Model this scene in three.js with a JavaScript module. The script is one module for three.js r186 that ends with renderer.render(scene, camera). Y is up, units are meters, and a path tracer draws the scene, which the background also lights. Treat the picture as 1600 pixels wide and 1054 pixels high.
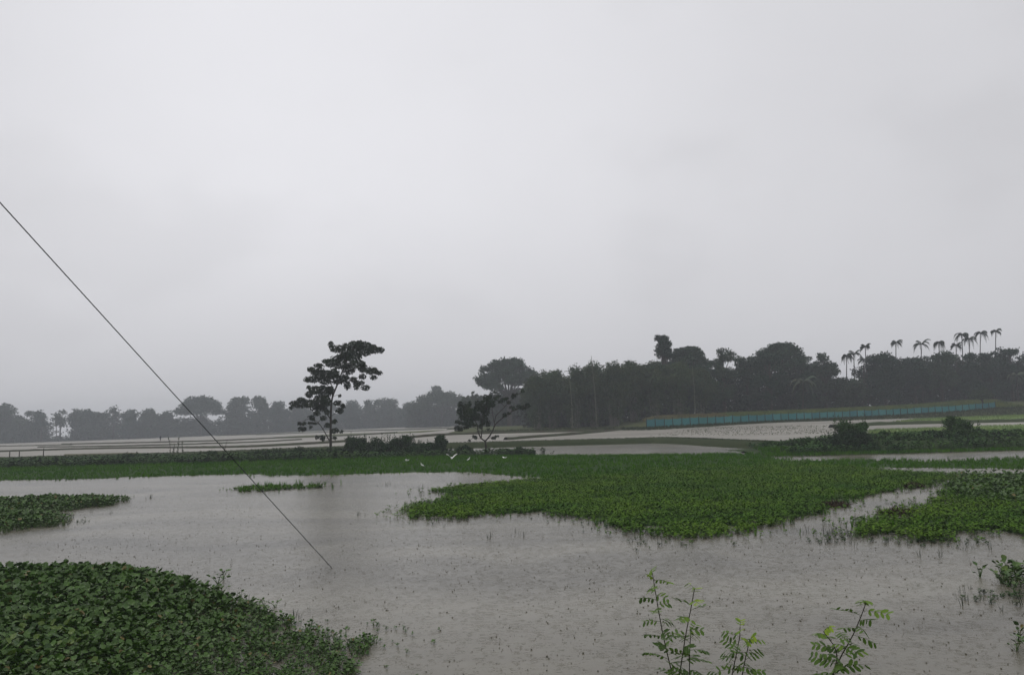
import * as THREE from 'three';
import { mergeGeometries } from 'three/addons/utils/BufferGeometryUtils.js';
import { ImprovedNoise } from 'three/addons/math/ImprovedNoise.js';
import { MarchingCubes } from 'three/addons/objects/MarchingCubes.js';

// ------------------------------------------------------------------ camera, sky, sun, exposure
const scene = new THREE.Scene();
const W = 1600, H = 1054, FOCAL = 1232, EYE = 4.0;
const camera = new THREE.PerspectiveCamera(2 * Math.atan(H / 2 / FOCAL) * 180 / Math.PI, W / H, 0.1, 4000);
camera.rotation.order = 'YXZ';
camera.position.set(0, EYE, 0);
camera.rotation.set(6.02 * Math.PI / 180, 0, -1.5 * Math.PI / 180);
camera.updateMatrixWorld(true);
scene.add(camera);

const renderer = new THREE.WebGLRenderer({ antialias: true });
renderer.toneMapping = THREE.LinearToneMapping;
renderer.toneMappingExposure = 1.06;
renderer.shadowMap.enabled = true;
renderer.shadowMap.type = THREE.PCFSoftShadowMap;

const perlin = new ImprovedNoise();
const noise = (x, y = 0, z = 0) => perlin.noise(x + 31.7, y + 11.3, z + 57.1);
const fbm = (x, y, z = 0, o = 4) => { let s = 0, a = 0.5, f = 1; for (let i = 0; i < o; i++) { s += a * noise(x * f, y * f, z * f + i * 7.7); a *= 0.5; f *= 2.03; } return s; };
const clamp = (v, a = 0, b = 1) => Math.min(b, Math.max(a, v));
const lerp = (a, b, t) => a + (b - a) * t;
const smooth = (a, b, v) => { const t = clamp((v - a) / (b - a)); return t * t * (3 - 2 * t); };
function rng(seed) { let a = seed >>> 0; return () => { a = (a + 0x6d2b79f5) >>> 0; let t = a; t = Math.imul(t ^ (t >>> 15), t | 1); t ^= t + Math.imul(t ^ (t >>> 7), t | 61); return ((t ^ (t >>> 14)) >>> 0) / 4294967296; }; }

{ // overcast rain sky: an even grey with faint soft cloud patches all round
  const w = 1024, h = 512, data = new Float32Array(w * h * 4);
  for (let j = 0; j < h; j++) for (let i = 0; i < w; i++) {
    const el = ((j + 0.5) / h - 0.5) * Math.PI, az = ((i + 0.5) / w - 0.5) * 2 * Math.PI;
    const x = Math.cos(el) * Math.cos(az), y = Math.sin(el), z = Math.cos(el) * Math.sin(az);
    let b = (0.61 + 0.13 * smooth(-0.05, 0.3, y)) * (1 + 0.34 * (perlin.noise(x * 1.5 + 35.52, y * 1.5 + 18.25, z * 1.5 + 24.864) - 0.14));
    const yy = y * 2.6;
    b *= 1 + 0.05 * fbm(x * 4, yy * 2 + 3, z * 4, 4);
    const wisp = smooth(0.05, 0.35, fbm(x * 3.1 + 4, yy * 2.4, z * 3.1, 4)); b *= 1 - 0.05 * wisp;
    const k = (j * w + i) * 4; data[k] = b * 0.985; data[k + 1] = b * 0.985; data[k + 2] = b * 1.03; data[k + 3] = 1;
  }
  const sky = new THREE.DataTexture(data, w, h, THREE.RGBAFormat, THREE.FloatType);
  sky.mapping = THREE.EquirectangularReflectionMapping; sky.magFilter = THREE.LinearFilter; sky.minFilter = THREE.LinearFilter; sky.needsUpdate = true;
  scene.background = sky; scene.environment = sky;
}
const sun = new THREE.DirectionalLight(0xfff6ea, 0.5);
sun.position.set(-60, 160, -90); sun.target.position.set(0, 0, -60);
sun.castShadow = true; sun.shadow.radius = 40; sun.shadow.mapSize.set(2048, 2048);
Object.assign(sun.shadow.camera, { left: -260, right: 260, top: 300, bottom: -300, near: 1, far: 900 });
scene.add(sun, sun.target);
scene.fog = new THREE.FogExp2(0xd5dadf, 0.00078);

// ------------------------------------------------------------------ helpers
const names = new Map();
function numbered(n) { const k = names.get(n) || 0; names.set(n, k + 1); return k ? n + '_' + String(k).padStart(3, '0') : n; }
function tag(o, label, category, group, kind) { o.userData.label = label; if (category) o.userData.category = category; if (group) o.userData.group = group; if (kind) o.userData.kind = kind; return o; }
function mesh(name, geo, mat, parent) {
  const m = new THREE.Mesh(geo, mat); m.name = parent ? name : numbered(name); m.castShadow = true; m.receiveShadow = true; (parent || scene).add(m); return m;
}
function group(name, x = 0, y = 0, z = 0) { const g = new THREE.Group(); g.name = numbered(name); g.position.set(x, y, z); scene.add(g); return g; }
function structure(o, label, category) { tag(o, label, category, null, 'structure'); return o; }
const UP = new THREE.Vector3(0, 1, 0);
function rayDir(px, py) { return new THREE.Vector3(px / W * 2 - 1, 1 - py / H * 2, 0.5).unproject(camera).sub(camera.position).normalize(); }
// a place in the field: direction seen + the distance it stands at
function at(px, py, d) { const r = rayDir(px, py); return camera.position.clone().addScaledVector(r, d / -r.z); }
// the water / field level: ponds at 0, terraces behind the embankment a little higher
function frontOf(X) { return lerp(121, 79, smooth(22, 34, X)); }
function farLevel(X) { const k = [[-338, -2.3], [-250, -1.7], [-188, -0.7], [-78, 1.15]]; if (X <= -338) return -2.3; for (let i = 1; i < 4; i++) if (X <= k[i][0]) return lerp(k[i - 1][1], k[i][1], (X - k[i - 1][0]) / (k[i][0] - k[i - 1][0])); return 1.15; }
function level(X, Z) {
  const d = -Z, D0 = frontOf(X);
  const mid = smooth(-70, -15, X);
  return 0.65 * smooth(-60, -10, X) * smooth(D0, D0 + 5, d) + 1.1 * mid * smooth(125, 172, d)
    + 0.35 * smooth(32, 60, X) * smooth(84, 150, d) + smooth(150, 560, d) * farLevel(X) * (1 - 0.9 * mid);
}
function ground(px, py, lift = 0, flat = false) {
  const r = rayDir(px, py); let y = 0, p = new THREE.Vector3();
  for (let i = 0; i < 14; i++) {
    let t = r.y < -1e-4 ? (EYE - y - lift) / -r.y : 500; t = Math.min(t, 600 / -r.z);
    p.copy(camera.position).addScaledVector(r, t);
    if (flat) break; y = lerp(y, level(p.x, p.z), 0.6);
  }
  p.y = (flat ? 0 : level(p.x, p.z)) + lift; return p;
}
function geoFrom(pos, idx, extra = {}) {
  const g = new THREE.BufferGeometry(); g.setAttribute('position', new THREE.Float32BufferAttribute(pos, 3));
  if (extra.uv) g.setAttribute('uv', new THREE.Float32BufferAttribute(extra.uv, 2));
  if (extra.color) g.setAttribute('color', new THREE.Float32BufferAttribute(extra.color, 3));
  if (idx) g.setIndex(idx); g.computeVertexNormals(); return g;
}
// grid(nu, nv, f(u,v) -> [x,y,z]) as one sheet with uv in metres and an optional colour
function sheet(nu, nv, f, col) {
  const pos = [], uv = [], color = [], idx = [];
  for (let j = 0; j <= nv; j++) for (let i = 0; i <= nu; i++) {
    const p = f(i / nu, j / nv); pos.push(p[0], p[1], p[2]); uv.push(p[0], -p[2]); if (col) color.push(...col(p[0], p[1], p[2]));
  }
  for (let j = 0; j < nv; j++) for (let i = 0; i < nu; i++) { const a = j * (nu + 1) + i, b = a + 1, c = a + nu + 1, d = c + 1; idx.push(a, b, d, a, d, c); }
  return geoFrom(pos, idx, { uv, color: col ? color : null });
}
function tube(points, r0, r1, sides = 6, segs = 0) {
  const curve = new THREE.CatmullRomCurve3(points, false, 'centripetal');
  const n = segs || Math.max(2, points.length * 3), g = new THREE.TubeGeometry(curve, n, 1, sides, false), p = g.attributes.position, c = new THREE.Vector3(), v = new THREE.Vector3();
  for (let i = 0; i <= n; i++) { curve.getPointAt(i / n, c); const r = lerp(r0, r1, Math.pow(i / n, 0.8)); for (let k = 0; k <= sides; k++) { const q = i * (sides + 1) + k; v.fromBufferAttribute(p, q).sub(c).multiplyScalar(r).add(c); p.setXYZ(q, v.x, v.y, v.z); } }
  g.deleteAttribute('uv'); return g;
}
function polyline(pts, n) { const c = new THREE.CatmullRomCurve3(pts.map(p => p.clone()), false, 'centripetal'); return c.getSpacedPoints(n); }
const M = (c, o = {}) => new THREE.MeshPhysicalMaterial({ color: new THREE.Color().setRGB(...c), roughness: 0.85, side: THREE.DoubleSide, specularIntensity: 0.4, ...o });

// ------------------------------------------------------------------ textures (rain-dimpled water, soil grain)
function rainBump(size, metres, drops, seed) {
  const R = rng(seed), a = new Float32Array(size * size), s = size / metres;
  const wrap = (i) => ((i % size) + size) % size;
  for (let k = 0; k < drops; k++) {
    const cx = R() * size, cy = R() * size, age = R(), rad = (0.02 + 0.13 * age) * s, amp = (1 - 0.75 * age) * (0.4 + 0.6 * R()), wl = Math.max(2.2, 0.028 * s), ext = Math.ceil(rad + wl * 2);
    for (let y = -ext; y <= ext; y++) for (let x = -ext; x <= ext; x++) {
      const r = Math.hypot(x, y), t = (r - rad) / wl; if (Math.abs(t) > 2) continue;
      a[wrap(Math.round(cy) + y) * size + wrap(Math.round(cx) + x)] += amp * Math.cos(t * 2.6) * Math.exp(-t * t);
    }
    if (age < 0.25) for (let y = -4; y <= 4; y++) for (let x = -4; x <= 4; x++) a[wrap(Math.round(cy) + y) * size + wrap(Math.round(cx) + x)] -= 1.6 * Math.exp(-(x * x + y * y) / 3);
  }
  const d = new Uint8Array(size * size * 4);
  for (let i = 0; i < size * size; i++) { const v = clamp(128 + a[i] * 46, 0, 255); d[i * 4] = d[i * 4 + 1] = d[i * 4 + 2] = v; d[i * 4 + 3] = 255; }
  const t = new THREE.DataTexture(d, size, size); t.wrapS = t.wrapT = THREE.RepeatWrapping; t.magFilter = THREE.LinearFilter; t.minFilter = THREE.LinearMipmapLinearFilter; t.generateMipmaps = true; t.repeat.set(1 / metres, 1 / metres); t.needsUpdate = true; return t;
}
// silt drifting in the flood water: long pale and dark swirls; the map covers the pond once
function siltMap(size, metres, seed, cLo, cHi) {
  const d = new Uint8Array(size * size * 4), lo = new THREE.Color().setRGB(...cLo), hi = new THREE.Color().setRGB(...cHi), c = new THREE.Color();
  for (let j = 0; j < size; j++) for (let i = 0; i < size; i++) {
    const x = i / size * metres, y = j / size * metres, q = fbm(x * 0.05 + seed, y * 0.05, 0, 3);
    const v = clamp(0.5 + 1.5 * fbm(x * 0.07 + q * 2, y * 0.24 + q * 2.5, seed, 4) + 0.25 * fbm(x * 1.1, y * 1.6, seed, 2));
    c.copy(lo).lerp(hi, v).convertLinearToSRGB(); const k = (j * size + i) * 4; d[k] = c.r * 255; d[k + 1] = c.g * 255; d[k + 2] = c.b * 255; d[k + 3] = 255;
  }
  const t = new THREE.DataTexture(d, size, size); t.colorSpace = THREE.SRGBColorSpace; t.wrapS = t.wrapT = THREE.MirroredRepeatWrapping; t.magFilter = THREE.LinearFilter; t.minFilter = THREE.LinearMipmapLinearFilter; t.generateMipmaps = true; t.repeat.set(1 / metres, 1 / metres); t.needsUpdate = true; return t;
}
const silt = siltMap(1024, 130, 3.1, [0.07, 0.064, 0.045], [0.165, 0.154, 0.118]);
const waterMat = new THREE.MeshPhysicalMaterial({ color: 0xffffff, map: silt, roughness: 0.24, ior: 1.333, bumpMap: rainBump(2048, 9, 4200, 5), bumpScale: 0.019 });
const paddySilt = siltMap(512, 160, 8.4, [0.19, 0.178, 0.15], [0.29, 0.275, 0.24]);
const paddyWaterMat = new THREE.MeshPhysicalMaterial({ color: 0xffffff, map: paddySilt, roughness: 0.55, ior: 1.333, bumpMap: waterMat.bumpMap, bumpScale: 0.012 });
const mudMat = M([0.06, 0.048, 0.036], { roughness: 0.7 });
const bankMat = M([1, 1, 1], { vertexColors: true, roughness: 0.95, specularIntensity: 0.12 });
const foliage = M([1, 1, 1], { vertexColors: true, roughness: 0.8, specularIntensity: 0.2 });
const glossyFoliage = M([1, 1, 1], { vertexColors: true, roughness: 0.45 });
const barkMat = M([0.045, 0.038, 0.03], { roughness: 0.95 });
const paleBark = M([0.13, 0.125, 0.1], { roughness: 0.9 });

// ------------------------------------------------------------------ ground and water
structure(mesh('ground', sheet(140, 120, (u, v) => { const X = (u - 0.5) * 1500, Z = lerp(20, -900, Math.pow(v, 1.5)); return [X, level(X, Z) - 0.55 + (Z < -620 ? 0.9 : 0), Z]; }), mudMat), 'muddy ground below the flood water');
const uvWater = (g) => g;
structure(mesh('pond_water', uvWater(sheet(60, 40, (u, v) => { const X = (u - 0.5) * 320, Z = lerp(-8, -122, v); return [X, 0, Z]; })), waterMat), 'silty brown pond water pitted by rain', 'water');
structure(mesh('paddy_water', sheet(160, 160, (u, v) => { const Z0 = lerp(0, 1, v), X = lerp(-440, 240, u), D = lerp(frontOf(X) + 3.5, 610, Math.pow(Z0, 1.4)); return [X, level(X, -D) + (X < -58 ? 0.012 * smooth(-58, -62, X) : 0), -D]; }), paddyWaterMat), 'flooded paddy fields stretching to the trees', 'water');
// the roadside embankment the picture is taken from
structure(mesh('embankment', sheet(60, 24, (u, v) => { const X = (u - 0.5) * 90, d = lerp(-6, 11, v); return [X, 2.4 - Math.max(0, d - 1.5) * 0.31 + 0.07 * fbm(X * 0.6, d * 0.6) * smooth(0, 3, d), -d]; }, (x, y, z) => { const n = 0.5 + fbm(x * 1.3, z * 1.3); return [0.045 + 0.02 * n, 0.06 + 0.025 * n, 0.03]; }), bankMat), 'grassy roadside embankment sloping to the water');

// --- outlines of the plant mats, in metres on the water
const P = (list) => list.map(([x, y]) => { const p = ground(x, y, 0, true); return [p.x, p.z]; });
const outlines = {
  strip: P([[-260, 719], [0, 714], [200, 717], [400, 714], [600, 713], [760, 712], [840, 712], [1000, 711], [1150, 709], [1215, 709], [1195, 713], [1260, 720], [1230, 728], [1000, 742], [900, 752], [850, 748], [790, 744], [720, 738], [640, 739], [520, 742], [430, 744], [380, 741], [200, 746], [100, 750], [0, 751], [-260, 757]]),
  peninsula: P([[850, 749], [760, 756], [690, 763], [668, 769], [705, 776], [660, 785], [628, 798], [650, 808], [720, 810], [820, 803], [870, 803], [930, 815], [1000, 832], [1050, 840], [1120, 838], [1200, 823], [1260, 811], [1300, 793], [1330, 781], [1395, 768], [1462, 757], [1500, 748], [1490, 742], [1385, 736], [1290, 727], [1240, 722], [1100, 720], [900, 735]]),
  ridge: P([[1225, 719], [1340, 719], [1460, 720], [1600, 716], [2050, 708], [2050, 727], [1600, 733], [1400, 731], [1240, 731]]),
  right: P([[1476, 773], [1486, 752], [1480, 742], [1600, 743], [2050, 736], [2050, 830], [1600, 837], [1520, 833], [1450, 848], [1400, 836], [1345, 838], [1330, 826], [1345, 814], [1408, 798], [1452, 786]]),
  island: P([[-220, 795], [0, 784], [80, 778], [200, 780], [190, 788], [130, 794], [85, 803], [115, 814], [100, 822], [0, 832], [-220, 842]]),
  sliver: P([[368, 764], [400, 760], [470, 757], [478, 763], [420, 767], [375, 768]]),
  tuft: P([[480, 760], [498, 757], [499, 762], [484, 763]]),
  near: P([[-420, 905], [0, 895], [60, 891], [180, 895], [250, 908], [300, 923], [370, 946], [450, 968], [500, 988], [540, 997], [600, 1001], [575, 1016], [565, 1040], [560, 1090], [500, 1180], [-600, 1180]]),
  clump: P([[1545, 906], [1570, 893], [1600, 891], [1680, 893], [1680, 928], [1600, 930], [1575, 918]]),
  corner: P([[1567, 1008], [1590, 995], [1660, 990], [1660, 1036], [1600, 1034]]),
};
function sd(poly, x, z) { // signed distance in metres, inside positive
  let d = 1e9, inside = false;
  for (let i = 0, j = poly.length - 1; i < poly.length; j = i++) {
    const [ax, az] = poly[i], [bx, bz] = poly[j], ex = bx - ax, ez = bz - az, t = clamp(((x - ax) * ex + (z - az) * ez) / (ex * ex + ez * ez + 1e-9)), dx = ax + ex * t - x, dz = az + ez * t - z;
    d = Math.min(d, dx * dx + dz * dz); if ((az > z) !== (bz > z) && x < (bx - ax) * (z - az) / (bz - az) + ax) inside = !inside;
  }
  return (inside ? 1 : -1) * Math.sqrt(d);
}
const ragged = (x, z) => 0.75 * fbm(x * 0.5, z * 0.5, 2, 3) + 0.35 * fbm(x * 2.1, z * 2.1, 5, 2);
function matField(list, k = 1) { return (x, z) => { let m = -1e9; for (const n of list) m = Math.max(m, sd(outlines[n], x, z)); if (k >= 1) m -= 1.7 * smooth(0.06, 0.3, fbm(x * 0.75, z * 0.75, 33, 2)) * (1 - smooth(0.8, 3.5, m)); return m + k * ragged(x, z) * clamp(-z / 30, 0.5, 2); }; }
const floatField = matField(['strip', 'peninsula', 'ridge', 'right']);
{ // the rooted mat the plants grow from: a low sheet that dips under the water at its ragged edge
  const g = sheet(420, 260, (u, v) => { const X = lerp(-105, 105, u), Z = lerp(-24, -108, v); const f = floatField(X, Z); const st = sd(outlines.strip, X, Z); return [X, clamp((f - 0.55) * 0.07, -0.3, 0.04) + (st > 0 ? 0.22 * smooth(0.5, 9, st) : 0) + 0.02 * noise(X, Z), Z]; },
    (x, y, z) => { const n = 0.5 + fbm(x * 0.7, z * 0.7, 1, 3); return [0.02 + 0.014 * n, 0.045 + 0.024 * n, 0.01 + 0.006 * n]; });
  structure(mesh('marsh_bank', g, bankMat), 'low marshy bank and rooted plant mat at the far side of the pond');
}
// --- earth bunds between the paddies
function bund(px, width, height, col, name = 'paddy_bund', lab, flat = false, seed = 1) {
  const path = polyline(px.map(([x, y]) => ground(x, y, 0, flat)), 70), prof = [[-1, -0.35], [-0.75, 0.35], [-0.4, 0.9], [0, 1], [0.4, 0.92], [0.75, 0.3], [1, -0.35]];
  const g = sheet(70, 6, (u, v) => {
    const i = Math.round(u * 70), p = path[i], q = path[Math.min(70, i + 1)], o = path[Math.max(0, i - 1)], tx = q.x - o.x, tz = q.z - o.z, l = Math.hypot(tx, tz) || 1, [a, b] = prof[Math.round(v * 6)];
    const wob = 1 + 0.5 * fbm(p.x * 0.25, p.z * 0.25, seed + a), X = p.x - tz / l * a * width * 0.5 * wob, Z = p.z + tx / l * a * width * 0.5 * wob;
    return [X, (flat ? 0 : level(p.x, p.z)) + b * height * (1 + 0.45 * fbm(p.x * 0.5, a * 2, seed)), Z];
  }, (x, y, z) => { const n = clamp(0.5 + 1.2 * fbm(x * 0.6, z * 0.6, seed, 3)); return [lerp(col[0], 0.045, n), lerp(col[1], 0.062, n), lerp(col[2], 0.03, n)]; });
  const m = mesh(name, g, bankMat); tag(m, lab, null, null, 'structure'); return { m, path };
}
const mudC = [0.05, 0.042, 0.032], grassC = [0.04, 0.055, 0.022];
// the big grassy bund that holds the upper terrace
const bigBund = (() => {
  const raw = []; for (let x = -80; x <= 44; x += 3) raw.push(new THREE.Vector3(x, 0, -(frontOf(x) + 2.6 + 0.8 * noise(x * 0.06, 3))));
  const path = polyline(raw, 110), prof = [[-1, -0.3], [-0.8, 0.3], [-0.45, 0.85], [0, 1.02], [0.45, 1], [0.8, 0.9], [1, 0.6]];
  const g = sheet(110, 6, (u, v) => { const i = Math.round(u * 110), p = path[i], q = path[Math.min(110, i + 1)], o = path[Math.max(0, i - 1)], tx = q.x - o.x, tz = q.z - o.z, l = Math.hypot(tx, tz), [a, b] = prof[Math.round(v * 6)], h = lerp(0.4, 0.82, smooth(-62, -12, p.x)); return [p.x + tz / l * a * 2.7 * (1 + 0.25 * noise(p.x * 0.3, a)), b * h + 0.12 * fbm(p.x * 0.5, a * 3), p.z - tx / l * a * 2.7]; },
    (x, y, z) => { const n = clamp(0.5 + 1.1 * fbm(x * 0.5, y * 2, z * 0.5, 3)); return [lerp(0.022, 0.04, n), lerp(0.034, 0.05, n), lerp(0.012, 0.02, n)]; });
  structure(mesh('field_bund', g, bankMat), 'long dark grassy bund across the flooded fields'); return path;
})();
const farBunds = [
  [[[0, 706], [130, 702], [250, 700], [400, 698], [480, 694], [560, 689]], 1.6, 0.4], [[[60, 699], [200, 697], [400, 691], [470, 687]], 1.3, 0.34], [[[97, 694.5], [200, 692.4], [338, 689], [460, 683.5], [620, 676]], 1.6, 0.42],
  [[[-80, 698], [20, 697], [110, 695]], 1.5, 0.3], [[[338, 681], [460, 677], [600, 672.5], [710, 668.5]], 1.6, 0.42], [[[400, 679.5], [500, 675.5], [600, 671.5], [700, 668]], 1.5, 0.3],
  [[[640, 684], [690, 680], [760, 677.5], [860, 675], [940, 673]], 1.5, 0.42], [[[790, 687], [840, 683], [900, 678.5], [960, 672.5], [1002, 668]], 1.4, 0.4], [[[700, 671], [800, 670], [900, 669]], 1.3, 0.35],
];
farBunds.forEach(([l, w, h], i) => bund(l, w, h, mudC, 'paddy_bund', ['thin muddy bund nearest the left bank', 'short muddy bund behind the left bank', 'long mud bund where the far figure walks', 'low bund by the left tree line', 'far thin bund before the central hazy trees', 'thin bund close under the central hazy trees', 'bund behind the small spreading tree', 'diagonal bund running towards the net fence', 'farthest bund before the bamboo grove', 'low mud ridge beyond the big grassy bund'][i], false, i + 1));

// --- right: bank with shrubs, pale green seed beds, net-fenced rise
const rightBank = sheet(90, 14, (u, v) => {
  const X = lerp(24, 86, u), base = 75.5 - 3 * smooth(24, 34, X) * 0 + 5 * (1 - smooth(24, 36, X)), d = lerp(base - 1.2, base + 14, v), up = smooth(0, 0.45, v) * (1 - smooth(0.8, 1, v) * 0.4);
  return [X, -0.25 + (0.25 + 1.15 * smooth(24, 38, X)) * up + 0.3 * (1 - smooth(0.3, 0.35, v)) * smooth(0, 0.1, v) + 0.1 * fbm(X * 0.5, d * 0.5), -d];
}, (x, y, z) => { const n = clamp(0.5 + fbm(x * 0.6, z * 0.6, 4, 3)); return [0.025 + 0.02 * n, 0.045 + 0.025 * n, 0.015 + 0.012 * n]; });
structure(mesh('grass_bank', rightBank, bankMat), 'green bank behind the narrow pond on the right');
function fieldStrip(name, label, topPx, botPx, lift, colA, colB) {
  const n = 60, top = polyline(topPx.map(([x, y]) => ground(x, y)), n), bot = polyline(botPx.map(([x, y]) => ground(x, y)), n);
  return structure(mesh(name, sheet(n, 10, (u, v) => { const i = Math.round(u * n), x = lerp(bot[i].x, top[i].x, v), z = lerp(bot[i].z, top[i].z, v); return [x, level(x, z) + lift + 0.03 * noise(x, z), z]; }, (x, y, z) => { const k = clamp(0.5 + 1.3 * fbm(x * 0.4, z * 0.25, 9, 3)); return [lerp(colA[0], colB[0], k), lerp(colA[1], colB[1], k), lerp(colA[2], colB[2], k)]; }), bankMat), label);
}
const seedA = [0.13, 0.2, 0.06], seedB = [0.19, 0.26, 0.1];
const beds = [
  fieldStrip('seed_bed', 'pale green rice seed bed behind the right shrubs', [[1360, 672], [1480, 668], [1640, 662]], [[1360, 678], [1480, 678], [1640, 676]], 0.06, seedA, seedB),
  fieldStrip('seed_bed', 'pale green rice seed bed below the right end of the net fence', [[1430, 655], [1530, 651], [1660, 646]], [[1400, 661], [1530, 659], [1660, 656]], 0.06, seedA, seedB),
  fieldStrip('seed_bed', 'yellowish seed bed strip behind the tall leaning tree', [[450, 681.5], [560, 677], [700, 671.5]], [[430, 685], [560, 680], [660, 675.5]], 0.07, [0.085, 0.1, 0.045], [0.12, 0.13, 0.06]),
  fieldStrip('seed_bed', 'dull green seed bed strip behind the left bank', [[100, 709.5], [170, 708], [215, 707]], [[100, 716], [170, 715], [230, 713]], 0.06, [0.08, 0.085, 0.045], [0.12, 0.115, 0.07]),
];
bund([[1300, 668], [1380, 664], [1480, 661.5], [1640, 658]], 2.2, 0.55, grassC, 'paddy_bund', 'grassy bund between the two right seed beds', false, 31);
bund([[1330, 683], [1430, 680], [1640, 677]], 2.4, 0.4, grassC, 'paddy_bund', 'grassy bund in front of the near right seed bed', false, 33);
// rise behind the net fence, running on below the trees
const fencePx = [[1010, 668], [1100, 663.5], [1209, 658], [1294, 654], [1412, 648], [1506, 642], [1556, 637]];
const fencePts = polyline(fencePx.map(([x, y], i) => at(x, y, 160 + 40 * (x - 1010) / 546)), 46);
function fenceAt(X) { const p = fencePts; if (X <= p[0].x) return { d: -p[0].z + (p[0].x - X) * 0.28, y: lerp(p[0].y, 1.85, smooth(0, 18, p[0].x - X)) }; for (let i = 1; i < p.length; i++) if (X <= p[i].x) { const t = (X - p[i - 1].x) / (p[i].x - p[i - 1].x); return { d: -lerp(p[i - 1].z, p[i].z, t), y: lerp(p[i - 1].y, p[i].y, t) }; } const e = p[p.length - 1]; return { d: -e.z + (X - e.x) * 0.2, y: e.y + 0.2 * smooth(0, 30, X - e.x) }; }
function riseY(X, d) { const f = fenceAt(X), s = d - f.d, L = level(X, -(f.d - 5)); const inner = smooth(20, 34, X); if (s < 0) return lerp(L - 0.4, f.y, smooth(-5, -0.4, s)); return f.y + inner * (1.5 * smooth(0, 12, s)) + 0.3 * smooth(10, 40, s); }
structure(mesh('raised_field', sheet(150, 40, (u, v) => { const X = lerp(-14, 190, u), f = fenceAt(X), d = f.d + lerp(-6, 110, Math.pow(v, 1.8)); return [X, riseY(X, d) + 0.08 * fbm(X * 0.4, d * 0.4), -d]; }, (x, y, z) => { const n = clamp(0.5 + fbm(x * 0.3, z * 0.3, 8, 3)); return [0.05 + 0.03 * n, 0.062 + 0.03 * n, 0.025 + 0.015 * n]; }), bankMat), 'raised grassy field behind the net fence');
// land below the left and central woods
const leftBase = [[-300, 700], [0, 693], [120, 689.5], [250, 684], [400, 677.5], [520, 671.5], [640, 667], [740, 666], [880, 665]];
const leftD = (px) => px < 250 ? lerp(520, 560, clamp(px / 250)) : px < 640 ? lerp(560, 600, (px - 250) / 390) : lerp(600, 300, clamp((px - 640) / 200));
const basePx = (px) => { for (let i = 1; i < leftBase.length; i++) if (px <= leftBase[i][0]) { const a = leftBase[i - 1], b = leftBase[i]; return lerp(a[1], b[1], (px - a[0]) / (b[0] - a[0])); } return 665; };
structure(mesh('wooded_land', sheet(120, 6, (u, v) => { const px = lerp(-300, 850, u), d = leftD(px), p = at(px, basePx(px), d), k = [-0.5, -0.1, 0.15, 0.4, 0.6, 0.8, 1][Math.round(v * 6)], back = [-2, 0, 3, 10, 30, 70, 160][Math.round(v * 6)], s = (d + back) / d; return [p.x * s, p.y + k, p.z * s]; }, (x, y, z) => { const n = clamp(0.5 + fbm(x * 0.2, z * 0.2)); return [0.03 + 0.02 * n, 0.042 + 0.02 * n, 0.02]; }), bankMat), 'low land below the hazy far woods');

// ------------------------------------------------------------------ foliage builders
const col3 = (c, R, v = 0.25) => { const k = 1 + (R() - 0.5) * 2 * v, h = (R() - 0.5) * 0.25; return [c[0] * k * (1 + h), c[1] * k, c[2] * k * (1 - h * 0.6)]; };
class Leaves { // many small two-triangle leaves collected into one mesh
  constructor() { this.p = []; this.c = []; }
  leaf(x, y, z, dx, dy, dz, sx, sy, sz, len, wid, c) { // along (d), across (s)
    const mx = x + dx * len * 0.45, my = y + dy * len * 0.45, mz = z + dz * len * 0.45, ex = x + dx * len, ey = y + dy * len, ez = z + dz * len, w = wid * 0.5;
    this.p.push(x, y, z, mx - sx * w, my - sy * w, mz - sz * w, ex, ey, ez, x, y, z, ex, ey, ez, mx + sx * w, my + sy * w, mz + sz * w);
    for (let i = 0; i < 6; i++) this.c.push(c[0], c[1], c[2]);
  }
  random(x, y, z, R, len, wid, c, droop = 0) {
    const a = R() * 6.2832, e = (R() - 0.5) * 2.2 - droop, dx = Math.cos(a) * Math.cos(e), dy = Math.sin(e), dz = Math.sin(a) * Math.cos(e), b = R() * 6.2832;
    let ux = -Math.sin(a), uz = Math.cos(a), vx = -Math.cos(a) * Math.sin(e), vy = Math.cos(e), vz = -Math.sin(a) * Math.sin(e); const cb = Math.cos(b), sb = Math.sin(b);
    this.leaf(x, y, z, dx, dy, dz, ux * cb + vx * sb, vy * sb, uz * cb + vz * sb, len, wid, c);
  }
  geo() { return geoFrom(this.p, null, { color: this.c }); }
}
function lobe(L, R, x, y, z, rx, ry, rz, n, len, c, o = {}) { // clumps of leaves over an uneven ellipsoid
  const ph = R() * 50, cl = [];
  const nc = Math.max(6, Math.round(n * 2.3 / 9)); len *= 1.12;
  for (let k = 0; k < nc; k++) {
    const a = R() * 6.2832, u = (o.flat ? -0.15 + 1.15 * R() : -1 + 2 * R()), s = Math.sqrt(1 - u * u), q = 0.55 + 0.45 * Math.sqrt(R()), w = 1 + 0.35 * noise(Math.cos(a) * s * 1.6 + ph, u * 1.6, Math.sin(a) * s * 1.6);
    const cx = x + Math.cos(a) * s * rx * q * w, cy = y + u * ry * q * w, cz = z + Math.sin(a) * s * rz * q * w, cc = col3(c, R, 0.22), m = 5 + R() * 8;
    for (let i = 0; i < m; i++) L.random(cx + (R() - 0.5) * len * 2.6, cy + (R() - 0.5) * len * 1.7, cz + (R() - 0.5) * len * 2.6, R, len * (0.6 + 0.8 * R()), len * 0.75, cc, o.droop || 0.2);
  }
}
const DARK = [0.019, 0.042, 0.023], MID = [0.027, 0.054, 0.027], OLIVE = [0.058, 0.088, 0.04], GREY = [0.03, 0.05, 0.024];
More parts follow.
